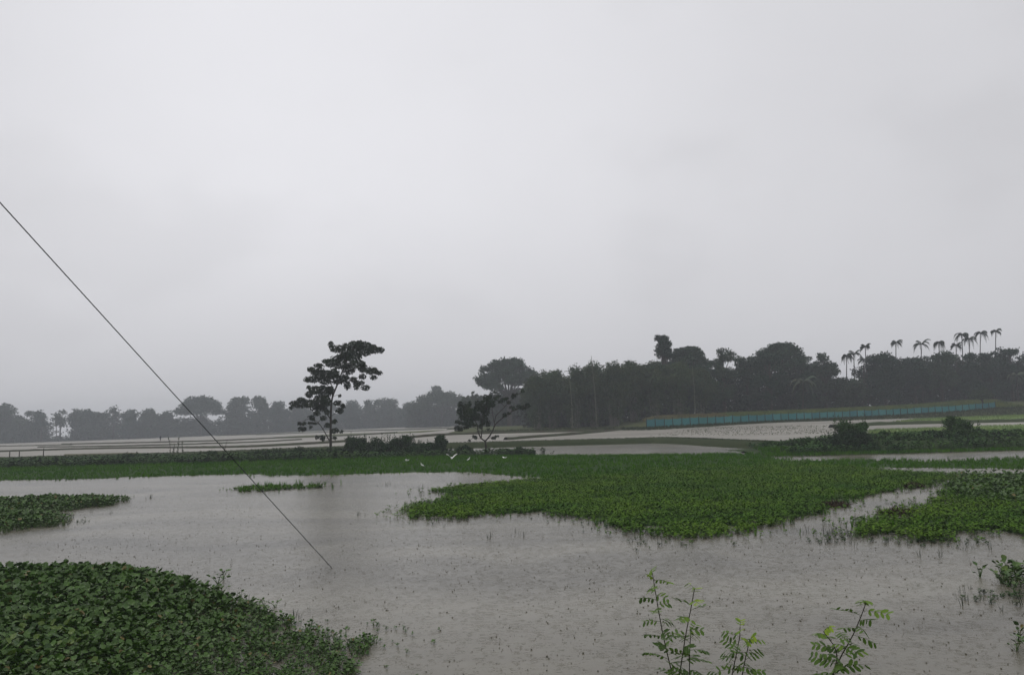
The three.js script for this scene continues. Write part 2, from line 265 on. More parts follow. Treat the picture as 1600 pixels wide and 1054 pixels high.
function broadTree(name, label, { px, top, w, d, base, kind = 'round', color = DARK, seed = 1, leaf = 0.6, group: grp, skirt = 0.2, dense = 1 }) {
  const R = rng(seed * 7919 + 13), b = base ? at(px, base, d) : at(px, basePx(px) + 1, d), T = at(px, top, d).y - b.y, wid = w * d / FOCAL, g = group(name, b.x, b.y - 0.2, b.z); tag(g, label, 'tree', grp);
  const L = new Leaves(), limbs = [], r = wid / 2, area = wid * T;
  const tr = 0.02 * T + 0.08;
  if (kind === 'umbrella') { // wide flat-topped rain tree on a few spreading limbs
    const cy = T * 0.7, lobes = 18;
    limbs.push(tube([new THREE.Vector3(0, 0, 0), new THREE.Vector3(0.2, T * 0.25, 0), new THREE.Vector3(0, T * 0.42, 0)], tr * 1.6, tr, 7));
    for (let k = 0; k < lobes; k++) {
      const a = k * 2.399, q = Math.sqrt((k % 15 + 0.5) / 15) * (k < 15 ? 1 : 0.9), x = Math.cos(a) * q * r * 0.82, z = Math.sin(a) * q * r * 0.82, y = cy + (1 - q * q) * T * 0.22 - q * q * T * (0.1 + 0.06 * R()) - (k < 15 ? 0 : T * (0.1 + 0.1 * R())), s = r * (0.24 + 0.14 * R());
      lobe(L, R, x, y - s * 0.28, z, s, s * 0.5, s, (k < 15 ? 150 : 80) * dense, leaf, color, { flat: k < 15 });
      limbs.push(tube([new THREE.Vector3(0, T * 0.38, 0), new THREE.Vector3(x * 0.4, T * 0.52, z * 0.4), new THREE.Vector3(x * 0.95, y - s * 0.35, z * 0.95)], tr * 0.55, tr * 0.15, 5));
    }
  } else {
    const airy = kind === 'airy', n = airy ? 10 : 17 + Math.round(Math.min(area, 600) / 32), y0 = airy ? 0.5 : skirt;
    limbs.push(tube([new THREE.Vector3(0, 0, 0), new THREE.Vector3((R() - 0.5) * 0.5, T * 0.4, 0), new THREE.Vector3((R() - 0.5), T * 0.85, 0)], tr * 1.3, tr * 0.3, 6));
    for (let k = 0; k < n; k++) {
      const h = k === 0 ? 0.9 : lerp(y0, 0.93, R()), shape = airy ? 0.85 : Math.sqrt(clamp(1 - Math.pow((h - 0.5) / 0.58, 2))), a = R() * 6.2832, q = Math.sqrt(R()) * r * shape * 0.75, s = r * (airy ? 0.24 : 0.3) * (0.6 + 0.8 * R()), y = Math.min(h * T, T - s * 0.6), x = Math.cos(a) * q, z = Math.sin(a) * q;
      lobe(L, R, x, y, z, s, s * (0.65 + 0.25 * R()), s, (airy ? 70 : 130) * dense * clamp(s * s / (leaf * leaf) / 14, 0.4, 2.2), leaf, color);
      limbs.push(tube([new THREE.Vector3(0, y * 0.62, 0), new THREE.Vector3(x * 0.5, y * 0.85, z * 0.5), new THREE.Vector3(x, y, z)], tr * 0.45, tr * 0.12, 4));
    }
  }
  mesh('trunk', mergeGeometries(limbs), barkMat, g); mesh('crown', L.geo(), foliage, g); return g;
}
function thicket(name, label, spots, seed, leaf, color) { // woodland undergrowth that reads as one mass
  const R = rng(seed), L = new Leaves();
  for (const [x, y, z, rx, ry, n] of spots) lobe(L, R, x, y, z, rx, ry, rx, n, leaf * (0.8 + 0.4 * R()), col3(color, R, 0.2));
  const m = mesh(name, L.geo(), foliage); tag(m, label, 'undergrowth', null, 'stuff'); return m;
}

// ------------------------------------------------------------------ hazy woods, left and centre
const HZ = 'trees of the hazy far tree line';
const leftTrees = [
  [-70, 640, 70, 'round'], [14, 634, 62, 'round', 'broad rounded hazy tree at the left edge of the picture'], [48, 641, 34, 'airy', 'loose hazy tree beside the left edge tree'], [64, 639, 26, 'airy', 'two-tufted thin hazy tree left of the gap in the far trees'],
  [93, 638, 28, 'airy', 'thin hazy tree behind the bare straight pole'], [118, 640, 26, 'round', 'small hazy tree right of the bare pole'], [136, 638, 26, 'round', 'twin-topped hazy tree just right of the far gap'], [156, 644, 24, 'round', 'low hazy tree under the boxy high crown'],
  [176, 631.5, 27, 'airy', 'hazy tree with a boxy high crown and sky below it'], [202, 639, 32, 'round', 'rounded hazy tree right of the boxy crown'], [234, 637, 34, 'round', 'hazy rounded tree above the far walking figure'], [262, 641, 30, 'round', 'low hazy tree left of the far umbrella crown'],
  [312, 615.5, 74, 'umbrella', 'wide hazy umbrella-crowned tree crossed by the slanting wire'], [372, 619, 40, 'round', 'tall rounded hazy tree right of the wire'], [404, 617, 36, 'round', 'hazy tree with a split top left of the tall leaning tree'], [436, 628, 34, 'round', 'low hazy tree left of the tall leaning tree'],
  [470, 630, 40, 'round', 'hazy tree seen through the tall leaning tree'], [508, 628, 36, 'round', 'hazy tree behind the trunk of the tall leaning tree'], [548, 626, 34, 'round', 'hazy tree just right of the tall leaning tree'], [583, 624, 32, 'round', 'rounded hazy tree in the middle of the central far wood'], [607, 621.5, 36, 'round', 'highest rounded crown between the leaning tree and the hazy umbrella tree'],
  [634, 630, 30, 'round', 'low hazy tree left of the spreading far crown'],
];
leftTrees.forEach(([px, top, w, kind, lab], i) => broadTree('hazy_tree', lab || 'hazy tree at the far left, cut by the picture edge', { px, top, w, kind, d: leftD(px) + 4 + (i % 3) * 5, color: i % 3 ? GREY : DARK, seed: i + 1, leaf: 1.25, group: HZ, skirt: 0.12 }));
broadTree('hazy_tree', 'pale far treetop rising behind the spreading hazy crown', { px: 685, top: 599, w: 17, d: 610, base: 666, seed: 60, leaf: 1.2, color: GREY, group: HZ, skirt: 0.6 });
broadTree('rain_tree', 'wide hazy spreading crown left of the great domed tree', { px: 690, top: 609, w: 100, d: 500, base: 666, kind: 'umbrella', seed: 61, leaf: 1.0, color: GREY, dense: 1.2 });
broadTree('rain_tree', 'great domed tree with sky showing under its crown left of the bamboo', { px: 796, top: 552.5, w: 106, d: 285, base: 667, kind: 'umbrella', seed: 62, leaf: 0.66, color: MID, dense: 2.2 });
{ // the bare straight pole of a palm trunk among the left trees
  const b = at(87.5, 691, 528), t = at(87, 643, 528); tag(mesh('bare_pole', tube([b, b.clone().lerp(t, 0.5), t], 0.26, 0.2, 6), barkMat), 'bare straight dark pole in the gap of the far left trees', 'pole');
}
{
  const R = rng(77), sp = [];
  for (let px = -280; px < 700; px += 5) { if (px > 66 && px < 84) continue; const d = leftD(px) + 6 + R() * 16, b = at(px, basePx(px), d), hi = px > 66 && px < 112 ? 14 : px > 322 && px < 346 ? 20 : 29; const h = (hi - 8 + R() * 10 + 6 * noise(px * 0.05)) * d / FOCAL; for (let y = 0.5; y < h; y += 3.6) sp.push([b.x + (R() - 0.5) * 5, b.y + y, b.z - R() * 6, 3.8 + 1.5 * R(), 2.8, 60]); }
  for (let px = 735; px < 850; px += 4) { const d = 290 + R() * 12, b = at(px, 667, d), h = (42 + R() * 10 - Math.abs(px - 800) * 0.12) * d / FOCAL; for (let y = 0.5; y < h; y += 2.2) sp.push([b.x + (R() - 0.5) * 3, b.y + y, b.z - R() * 4, 2.2 + R(), 1.8, 60]); }
  for (let px = 640; px < 742; px += 4) { const d = 503 + R() * 12, b = at(px, 667, d), h = (24 + R() * 7) * d / FOCAL; for (let y = 0.5; y < h; y += 3.2) sp.push([b.x + (R() - 0.5) * 3, b.y + y, b.z - R() * 4, 3.4 + R(), 2.6, 50]); }
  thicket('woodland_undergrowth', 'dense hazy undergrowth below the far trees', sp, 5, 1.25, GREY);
}
// ------------------------------------------------------------------ right wood: bamboo, broad trees, palms
const rightBaseY = (px) => { const X = (px - 800) / FOCAL * 190, f = fenceAt(X), d = f.d + 20; return riseY(X, d); };
const depthR = (px) => fenceAt((px - 800) / FOCAL * 185).d + 16;
function onRise(px, extra) { let d = depthR(px) + extra, p = at(px, 600, d); p.y = riseY(p.x, d); return p; }
function bambooClump(label, px, top, w, extra, seed, color = OLIVE) {
  const R = rng(seed * 131 + 7), b = onRise(px, extra), d = -b.z, T = at(px, top, d).y - b.y, r = w * d / FOCAL / 2, g = group('bamboo_clump', b.x, b.y - 0.1, b.z); tag(g, label, 'bamboo', 'bamboo clumps of the right wood');
  const L = new Leaves(), culms = [];
  for (let k = 0; k < 40; k++) {
    const a = R() * 6.2832, q = Math.sqrt(R()), bx = Math.cos(a) * q * r * 0.3, bz = Math.sin(a) * q * r * 0.3, tx = Math.cos(a) * q * r * 1.05, tz = Math.sin(a) * q * r * 1.05, h = T * (0.99 - 0.34 * q * q - 0.08 * R()) ;
    const pts = [new THREE.Vector3(bx, 0, bz), new THREE.Vector3(lerp(bx, tx, 0.15), h * 0.5, lerp(bz, tz, 0.15)), new THREE.Vector3(lerp(bx, tx, 0.55), h * 0.9, lerp(bz, tz, 0.55)), new THREE.Vector3(tx, h * (0.98 - 0.1 * R()), tz)];
    culms.push(tube(pts, 0.06, 0.02, 4, 7)); const cv = new THREE.CatmullRomCurve3(pts), p = new THREE.Vector3(), cc = col3(color, R, 0.2);
    for (let i = 0; i < 24; i++) { const t = 0.08 + 0.92 * Math.sqrt(R()); cv.getPoint(t, p); const sx = p.x + (R() - 0.5) * 2.2, sz = p.z + (R() - 0.5) * 2.2, sy = p.y - R() * 0.8; for (let j = 0; j < 12; j++) L.random(sx + (R() - 0.5) * 1.0, sy - R() * 1.3, sz + (R() - 0.5) * 1.0, R, 0.5 + 0.35 * R(), 0.24, col3(cc, R, 0.12), 0.75); }
  }
  mesh('culms', mergeGeometries(culms), paleBark, g).userData.kind = 'stuff'; mesh('foliage', L.geo(), foliage, g); return g;
}
[[838, 573, 40, 2, 'leftmost drooping bamboo clump beside the great domed tree'], [862, 561, 46, 8, 'feathery bamboo clump second from the great domed tree'], [897, 560, 48, 4, 'bamboo clump with a thin spray of tips above the small spreading tree'], [926, 553, 44, 9, 'bamboo clump with pale culms showing and a spiky tip'],
 [958, 551, 52, 3, 'broad bamboo clump in the middle of the grove'], [990, 545, 52, 9, 'tall bamboo clump left of the lone high crown'], [1022, 547, 50, 3, 'bamboo clump below the lone high crown'], [1058, 549, 50, 2, 'bamboo clump right of the lone high crown'], [1092, 560, 44, 0, 'low bamboo clump above the left part of the net fence']]
  .forEach(([px, top, w, e, lab], i) => bambooClump(lab, px, top, w, e, i + 1, i % 2 ? OLIVE : [0.044, 0.068, 0.032]));
const RT = 'broad trees of the right wood';
const rt = (px, top, w, e, kind, lab, seed, color = DARK, o = {}) => { const b = onRise(px, e), d = -b.z; const q = b.clone().project(camera); return broadTree('broadleaf_tree', lab, { px, top, w, d, base: (1 - q.y) / 2 * H, kind, seed, color, leaf: 0.46, group: RT, dense: 1.5, ...o }); };
rt(1041, 516, 30, 22, 'round', 'lone high crown standing above the bamboo grove', 101, DARK, { skirt: 0.72 });
rt(1078, 533, 84, 24, 'umbrella', 'flat spreading crown right of the lone high crown', 102, MID, { dense: 2 });
rt(1133, 541, 48, 10, 'round', 'twin-domed dark tree right of the bamboo grove', 103, [0.034, 0.06, 0.03]);
rt(1170, 552, 40, 14, 'round', 'dark tree left of the large domed crown above the fence', 104, MID);
rt(1226, 526, 94, 20, 'umbrella', 'large domed crown above the middle of the net fence', 105, MID, { dense: 2.2 });
rt(1206, 548, 56, 6, 'round', 'dark dense tree in front of the large domed crown', 106, DARK);
rt(1292, 546, 44, 12, 'round', 'rounded tree right of the large domed crown', 107, [0.04, 0.062, 0.036]);
rt(1262, 580, 40, 4, 'round', 'low dark tree below the right side of the large domed crown', 108, DARK);
rt(1330, 590, 50, 8, 'round', 'low tree below the paired palms', 109, GREY);
rt(1386, 551, 62, 8, 'round', 'large round dark tree left of the palm row', 110, DARK);
rt(1432, 556, 50, 10, 'round', 'dark tree below the bushy palm', 111, DARK);
rt(1474, 549, 52, 8, 'round', 'dark tree below the closed round palm', 112, [0.036, 0.062, 0.03]);
rt(1519, 548, 44, 6, 'round', 'dark tree below the cluster of tall palms', 113, DARK);
rt(1553, 546, 44, 8, 'round', 'dark tree below the rightmost palm', 114, DARK);
rt(1584, 539, 50, 10, 'round', 'tall rounded dark tree at the right edge', 115, DARK);
rt(1632, 543, 60, 12, 'round', 'dark tree cut by the right edge of the picture', 116, DARK);
rt(1690, 545, 70, 12, 'round', 'dark tree beyond the right edge of the picture', 117, DARK);
{ const R = rng(91), sp = [];
  for (let px = 824; px < 1720; px += 5) { const gap = px > 1306 && px < 1352, b = onRise(px, 12 + R() * 12), h = (gap ? 42 : px < 1110 ? 62 : 70 + 8 * noise(px * 0.03)) * -b.z / FOCAL * (0.8 + 0.25 * R()); for (let y = 0.4; y < h; y += 1.7) sp.push([b.x + (R() - 0.5) * 2, b.y + y, b.z - R() * 4, 1.7 + 0.6 * R(), 1.4, 62]); }
  thicket('woodland_undergrowth', 'dense dark undergrowth filling the right wood', sp, 6, 0.5, [0.022, 0.036, 0.02]);
}
// pale bare culms leaning out of the bamboo
[[924, 556, 932, 646, 'pale leaning bamboo culm rising out of the grove'], [1082, 572, 1086, 642, 'pale bamboo culm near the left end of the net fence'], [890, 590, 894, 650, 'short pale culm at the left of the grove']].forEach(([x0, y0, x1, y1, lab], i) => { const d = depthR(x1) - 3.5, a = at(x1, y1, d), b = at(x0, y0, d); a.y = Math.min(a.y, riseY(a.x, d)); tag(mesh('bamboo_culm', tube([a, a.clone().lerp(b, 0.5).add(new THREE.Vector3(0.15, 0, 0)), b], 0.13, 0.05, 6), M([0.13, 0.135, 0.1])), lab, 'bamboo culm', 'pale bamboo culms'); });
function frondGeo(L, R, o, a, len, rise, droop, c, wid = 0.9) { // a feather frond: leaflets along an arching midrib
  const n = 13; let px = o.x, py = o.y, pz = o.z;
  for (let i = 1; i <= n; i++) { const t = i / n, q = len * t * (1 - 0.18 * t), x = o.x + Math.cos(a) * q, z = o.z + Math.sin(a) * q, y = o.y + len * (rise * t - droop * t * t), lw = wid * Math.sin(Math.PI * (0.12 + 0.84 * t)) * 0.75;
    for (const s of [-1, 1]) { const sx = -Math.sin(a) * s, sz = Math.cos(a) * s; L.leaf(x, y, z, sx * 0.75 + Math.cos(a) * 0.35, -0.55, sz * 0.75 + Math.sin(a) * 0.35, Math.cos(a), 0.1, Math.sin(a), lw, 0.42, c); }
    L.leaf(px, py, pz, (x - px), (y - py), (z - pz), -Math.sin(a), 0, Math.cos(a), 1.05, 0.09, c); px = x; py = y; pz = z; }
}
function palm(label, px, top, e, seed, { len = 2.1, fronds = 15, lift = 0, closed = 0, name = 'areca_palm', color = [0.032, 0.046, 0.03], lean = 0, wide = 0.9 } = {}) {
  const R = rng(seed * 53 + 3), b = onRise(px, e), d = -b.z, tp = at(px, top, d), g = group(name, b.x, b.y - 0.1, b.z); tag(g, label, 'palm', 'palms rising over the right wood');
  len *= 0.78 + 0.22 * R(); const mop = 0.75 + 0.5 * R(); fronds -= Math.floor(R() * 5); lean = lean || (R() - 0.5) * 1.4; const T = tp.y - b.y - len * 0.4, hx = tp.x - b.x, c = new THREE.Vector3(hx, T, 0), L = new Leaves();
  mesh('trunk', tube([new THREE.Vector3(lean, 0, 0), new THREE.Vector3(hx * 0.5 + lean * 0.4, T * 0.55, 0), c], 0.17, 0.1, 6), barkMat, g);
  for (let k = 0; k < fronds; k++) frondGeo(L, R, c, k * 2.399 + R() * 0.4, len * (0.85 + 0.3 * R()), 1.25 - 1.0 * (k / fronds) + 0.3 * R(), 1.25 * mop + 0.3 * (k / fronds) + closed, col3(color, R, 0.15), wide);
  mesh('fronds', L.geo(), foliage, g); return g;
}
palm('rightmost tall palm with a clear bare trunk', 1556, 513, 14, 1, { len: 2.1 }); palm('tall palm second from the right edge', 1532, 515, 16, 2, { len: 2.3 }); palm('tall palm with the highest leaves in the leaning pair', 1503, 517, 12, 3, { len: 2.5, lean: 0.6 }); palm('right palm of the leaning pair with drooping fronds', 1514, 524, 11, 4, { len: 2.7 });
palm('small palm left of the leaning pair', 1494, 535, 14, 5, { len: 1.8 }); palm('palm with a closed round head of hanging fronds', 1467, 530, 14, 6, { len: 2.0, closed: 0.5 }); palm('bushy palm with two layers of fronds', 1439, 531, 12, 7, { len: 3.0, fronds: 14 }); palm('palm with a leaf blown to the right', 1400, 530, 13, 8, { len: 2.4 });
palm('slender palm over the gap in the right wood', 1352, 537, 14, 9, { len: 1.9 }); palm('short palm below the slender palm of the gap', 1350, 557, 10, 10, { len: 2.0 }); palm('left palm of the paired palms in the gap', 1323, 551, 18, 11, { len: 2.4 }); palm('right palm of the paired palms in the gap', 1334, 547, 18, 12, { len: 2.4 });
palm('pale arching palm low in front of the dark wood', 1255, 588, 0, 13, { len: 3.6, fronds: 18, wide: 1.5, color: [0.085, 0.105, 0.07] }); palm('pale low fronds at the far right of the wood', 1588, 580, 1, 14, { len: 3.0, wide: 1.4, color: [0.075, 0.095, 0.06] });
// ------------------------------------------------------------------ the two field trees
function fieldTree(name, label, d, scale, off, trunk, trunkR, limbs, clusters, seed, depth, leafLen, color, fat = 1.15) {
  const R = rng(seed), P2 = ([u, v], dz = 0) => at(off[0] + u / scale, off[1] + v / scale, d + dz), base = P2(trunk[0]); base.y = Math.min(base.y, 0.25);
  const g = group(name, base.x, base.y - 0.15, base.z); tag(g, label, 'tree'); const loc = (q, dz) => P2(q, dz).sub(g.position);
  const tp = trunk.map((q) => loc(q)); tp[0].set(0, 0, 0); mesh('trunk', tube(tp, trunkR, trunkR * 0.3, 8, 24), barkMat, g);
  const nodes = []; const add = (pts) => { const c = new THREE.CatmullRomCurve3(pts); for (let i = 1; i <= 14; i++) nodes.push(c.getPoint(i / 14)); }; add(tp);
  for (const [pts, r] of limbs) { const z = (R() - 0.5) * depth * 0.8, q = pts.map((p, i) => loc(p, z * i / (pts.length - 1))); mesh('limb', tube(q, r, r * 0.35, 6), barkMat, g); add(q); }
  const L = new Leaves(), twigs = [], k = d / FOCAL / scale;
  for (const [u, v, ru0, rv0] of clusters) { const ru = ru0 * fat, rv = rv0 * fat;
    const c = loc([u, v]); let best = null, bd = 1e9; c.z += (R() + R() - 1) * depth;
    for (const n of nodes) { const dy = c.y - n.y, dd = n.distanceToSquared(c) + (dy < 0.1 ? 1.2 + dy * dy : 0); if (dd < bd) { bd = dd; best = n; } }
    const mid = best.clone().lerp(c, 0.55); mid.y += 0.08 * best.distanceTo(c); twigs.push(tube([best, mid, c], 0.035, 0.014, 4, 5)); nodes.push(mid);
    const rx = ru * k, ry = rv * k, n = Math.max(9, Math.round(rx * ry * 900)), cc = col3(color, R, 0.2);
    for (let i = 0; i < n; i++) { const a = R() * 6.2832, q = Math.sqrt(R()), x = c.x + Math.cos(a) * q * rx, y = c.y + Math.sin(a) * q * ry + leafLen * 0.3, z = c.z + (R() - 0.5) * 1.6 * Math.min(rx, 0.9), b = R() * 6.2832, h = 0.35 + 0.5 * R(); L.leaf(x, y, z, Math.cos(b) * h, -Math.sqrt(1 - h * h), Math.sin(b) * h, -Math.sin(b), 0, Math.cos(b), leafLen * (0.7 + 0.6 * R()), leafLen * 0.6, cc); }
  }
  mesh('twigs', mergeGeometries(twigs), barkMat, g).userData.kind = 'stuff'; mesh('crown', L.geo(), foliage, g); return g;
}
fieldTree('field_tree', 'tall leaning tree with layered drooping dark leaves on the field bank', 99, 5.27, [450, 520],
  [[352, 1010], [350, 900], [350, 760], [355, 600], [362, 540], [378, 490], [405, 425], [440, 330], [480, 240], [520, 160], [560, 110]], 0.19,
  [[[[348, 900], [320, 850], [285, 790], [250, 740], [215, 715]], 0.085], [[[350, 710], [300, 640], [250, 585], [180, 560]], 0.08], [[[362, 545], [360, 430], [320, 370], [250, 345]], 0.075], [[[440, 330], [520, 300], [600, 290], [690, 320]], 0.065], [[[520, 165], [590, 140], [680, 130], [745, 135]], 0.06], [[[480, 240], [430, 170], [390, 120], [352, 95]], 0.055], [[[352, 690], [385, 660], [420, 620]], 0.04], [[[405, 425], [470, 400], [560, 400], [640, 445]], 0.05], [[[350, 840], [380, 815], [430, 808]], 0.03]],
  [[350, 90, 15, 20], [395, 125, 48, 25], [470, 140, 30, 45], [525, 110, 35, 40], [590, 105, 35, 35], [640, 130, 50, 45], [690, 125, 30, 30], [750, 135, 28, 20], [410, 205, 58, 22], [460, 190, 40, 20], [540, 200, 40, 40], [590, 190, 18, 26], [310, 230, 28, 14], [265, 270, 28, 14], [360, 250, 38, 26], [430, 260, 46, 26], [490, 290, 38, 38], [590, 260, 44, 26], [620, 290, 30, 28], [700, 315, 44, 24], [750, 330, 24, 14], [705, 365, 24, 14], [170, 295, 26, 16], [205, 318, 28, 18], [150, 380, 24, 18], [210, 380, 38, 22], [260, 335, 34, 42], [320, 350, 46, 34], [300, 400, 38, 18], [390, 340, 36, 34], [460, 370, 36, 22], [400, 395, 36, 18], [530, 380, 22, 18], [600, 355, 22, 18], [490, 430, 20, 28], [560, 425, 20, 32], [605, 410, 18, 14], [640, 450, 28, 16], [175, 450, 14, 14], [230, 470, 36, 26], [160, 505, 22, 22], [300, 480, 46, 36], [345, 470, 26, 26], [280, 440, 18, 8], [120, 555, 28, 18], [70, 580, 28, 16], [30, 615, 14, 10], [100, 600, 36, 10], [180, 580, 46, 26], [260, 560, 46, 42], [315, 560, 34, 34], [200, 620, 26, 12], [270, 620, 36, 20], [240, 660, 22, 16], [330, 650, 18, 16], [415, 575, 28, 16], [455, 600, 14, 14], [420, 640, 24, 18], [432, 515, 9, 9], [185, 695, 18, 14], [205, 710, 10, 10], [290, 700, 20, 14], [325, 760, 18, 16], [400, 725, 14, 14], [375, 730, 10, 10], [85, 745, 14, 10], [125, 745, 14, 10], [180, 740, 22, 7], [170, 775, 10, 9], [90, 790, 14, 14], [125, 790, 16, 14], [215, 745, 10, 7], [240, 855, 14, 11], [280, 860, 18, 14], [290, 880, 9, 9], [390, 800, 22, 18], [435, 812, 13, 9], [375, 865, 14, 9]],
  21, 1.5, 0.27, [0.024, 0.036, 0.018], 1.28);
fieldTree('field_tree', 'small low-forking tree with bare spreading right branches on the bank', 93, 8.107, [690, 590],
  [[567, 985], [562, 880], [550, 790]], 0.24,
  [[[[550, 800], [500, 765], [465, 690], [452, 610], [400, 500], [340, 420]], 0.1], [[[550, 800], [490, 770], [440, 770], [405, 745]], 0.05], [[[500, 765], [512, 660], [520, 540], [560, 400], [590, 300]], 0.08], [[[555, 800], [610, 735], [655, 650], [675, 600], [775, 505], [930, 410], [1090, 365]], 0.1], [[[675, 600], [655, 510], [640, 400], [650, 310]], 0.055], [[[672, 560], [690, 480], [770, 400], [870, 290], [1035, 165]], 0.055], [[[455, 620], [380, 600], [290, 600], [205, 630]], 0.045], [[[610, 735], [650, 765], [705, 738]], 0.03]],
  [[240, 340, 28, 34], [290, 380, 36, 42], [350, 330, 22, 28], [225, 420, 26, 34], [270, 480, 34, 42], [340, 440, 44, 52], [410, 430, 36, 42], [450, 340, 28, 40], [510, 310, 22, 22], [500, 380, 36, 44], [460, 490, 32, 34], [350, 560, 44, 42], [400, 500, 34, 34], [560, 260, 28, 36], [600, 300, 34, 58], [610, 230, 22, 22], [560, 380, 38, 42], [560, 440, 34, 30], [640, 330, 34, 34], [690, 260, 26, 20], [720, 230, 22, 13], [680, 185, 11, 9], [740, 300, 20, 16], [780, 280, 34, 18], [820, 260, 24, 12], [850, 310, 20, 16], [910, 230, 22, 26], [950, 205, 12, 8], [1030, 165, 20, 16], [800, 470, 20, 20], [850, 450, 22, 14], [890, 375, 26, 16], [920, 400, 24, 12], [980, 370, 26, 20], [1040, 375, 36, 20], [1090, 350, 26, 22], [200, 555, 34, 16], [270, 575, 34, 16], [195, 640, 26, 30], [240, 650, 18, 18], [310, 630, 32, 12], [345, 615, 18, 10], [490, 620, 18, 22], [520, 560, 26, 34], [590, 580, 22, 30], [585, 650, 16, 12], [540, 520, 34, 30], [430, 590, 20, 12], [410, 740, 22, 12], [435, 755, 11, 18], [660, 760, 22, 16], [700, 735, 16, 10], [355, 795, 14, 9], [395, 590, 10, 13]],
  22, 1.1, 0.24, [0.02, 0.034, 0.015], 1.3);
broadTree('field_tree', 'small flat-crowned dark tree at the right end of the net fence', { px: 1536, top: 605, w: 30, d: 199, base: 637, kind: 'umbrella', seed: 130, leaf: 0.36, color: [0.03, 0.05, 0.02] });
// ------------------------------------------------------------------ shrubs
function shrub(label, px, top, w, d, seed, { color = [0.026, 0.054, 0.018], leaf = 0.2, baseY, grp, tall = false } = {}) {
  const R = rng(seed * 389 + 1), p = at(px, 700, d), by = baseY ?? Math.max(0.15, level(p.x, p.z)), T = at(px, top, d).y - by, r = w * d / FOCAL / 2, g = group('shrub', p.x, by - 0.08, p.z); tag(g, label, 'shrub', grp);
  const L = new Leaves(), st = [];
  const n = 14 + Math.round(r * 6);
  for (let k = 0; k < n; k++) { const a = R() * 6.2832, q = Math.sqrt(R()) * r * 0.9, h = tall ? R() : R() * (1 - 0.5 * q / r), s = 0.23 * Math.min(r, T) * (0.6 + 0.8 * R()), x = Math.cos(a) * q, z = Math.sin(a) * q, y = Math.min(Math.max(0.2, h * T), T * (0.5 + 0.5 * R()) - s * 0.5);
    lobe(L, R, x, y, z, s, s * 0.8, s, 90, leaf, color); st.push(tube([new THREE.Vector3(x * 0.3, 0, z * 0.3), new THREE.Vector3(x * 0.7, y * 0.6, z * 0.7), new THREE.Vector3(x, y, z)], 0.04, 0.015, 4, 4)); }
  for (let k = 0; k < 20; k++) { const x = (R() - 0.5) * r * 2.2, z = (R() - 0.5) * r, y0 = T * 0.4, y1 = T * (0.6 + 0.45 * R()); st.push(tube([new THREE.Vector3(x, y0, z), new THREE.Vector3(x * 1.1, y1, z)], 0.015, 0.008, 3, 2)); for (let i = 0; i < 12; i++) L.random(x * 1.05, lerp(y0, y1, R()), z, R, leaf * 1.1, leaf * 0.5, col3(color, R), -0.2); }
  mesh('stems', mergeGeometries(st), barkMat, g).userData.kind = 'stuff'; mesh('foliage', L.geo(), foliage, g); return g;
}
const SH = 'shrubs along the field bank';
[[556, 674, 30, 96, 'pointed dark shrub just right of the leaning tree trunk'], [578, 678, 40, 95, 'dense shrub second from the leaning tree trunk'], [604, 676, 38, 96, 'dense dark shrub in the middle of the bank row'], [628, 674, 34, 96, 'tallest rounded shrub between the two field trees'], [652, 686, 38, 95, 'low shrub right of the tallest rounded shrub'], [674, 684, 30, 96, 'shrub left of the slender upright stem'], [690, 676, 12, 95, 'slender upright shrub between the two field trees', 1], [722, 694, 36, 94, 'low shrub at the left foot of the small tree'], [792, 701, 26, 92, 'low tuft right of the small tree trunk'], [812, 699, 18, 91, 'reddish dark low tuft at the end of the shrub row'], [827, 702, 12, 91, 'last little tuft of the shrub row'],
 [408, 701, 36, 97, 'low shrub where the slanting wire crosses the bank'], [436, 699, 34, 97, 'low shrub with a yellowish top on the bank'], [466, 699, 34, 97, 'low shrub left of the leaning tree trunk'], [498, 699, 34, 96, 'low shrub at the left foot of the leaning tree'], [528, 697, 28, 96, 'low shrub at the right foot of the leaning tree'],
 [203, 706, 22, 96, 'small dark weedy shrub on the left bank'], [330, 704, 40, 98, 'low weedy shrub left of the wire on the bank']]
  .forEach(([px, top, w, d, lab, tall], i) => shrub(lab, px, top, w, d, i + 1, { grp: SH, tall: !!tall }));
[[1331, 645, 44, 79, 'leafy bush with a tall broken top in front of the net fence', 0.2], [1330, 668, 60, 78, 'dark rounded shrub below the tall leafy bush', 0.16], [1215, 690, 50, 83, 'low weeds at the left tip of the right bank', 0.18], [1255, 683, 46, 82, 'low green shrub left of the tall leafy bush', 0.18], [1288, 682, 40, 82, 'shrub close left of the tall leafy bush', 0.18], [1392, 672, 46, 82, 'green shrub right of the tall leafy bush', 0.2], [1425, 676, 40, 81, 'shrub in the middle of the right bank', 0.2], [1462, 670, 44, 82, 'leafy shrub left of the big right bank bush', 0.2], [1508, 650, 46, 83, 'big dark bush on the right bank below the seed bed', 0.2], [1510, 668, 66, 81, 'dark shrub at the foot of the big right bank bush', 0.2], [1552, 672, 44, 82, 'broad-leaved shrub right of the big bank bush', 0.24], [1590, 674, 42, 82, 'shrub at the right edge of the bank', 0.22], [1640, 674, 60, 82, 'shrub beyond the right edge of the bank', 0.22]]
  .forEach(([px, top, w, d, lab, leaf], i) => shrub(lab, px, top, w, d, i + 40, { grp: 'shrubs on the right bank', leaf, color: i % 3 === 1 ? [0.022, 0.044, 0.018] : [0.034, 0.074, 0.018], baseY: 0.75, tall: i === 0 || i === 8 }));
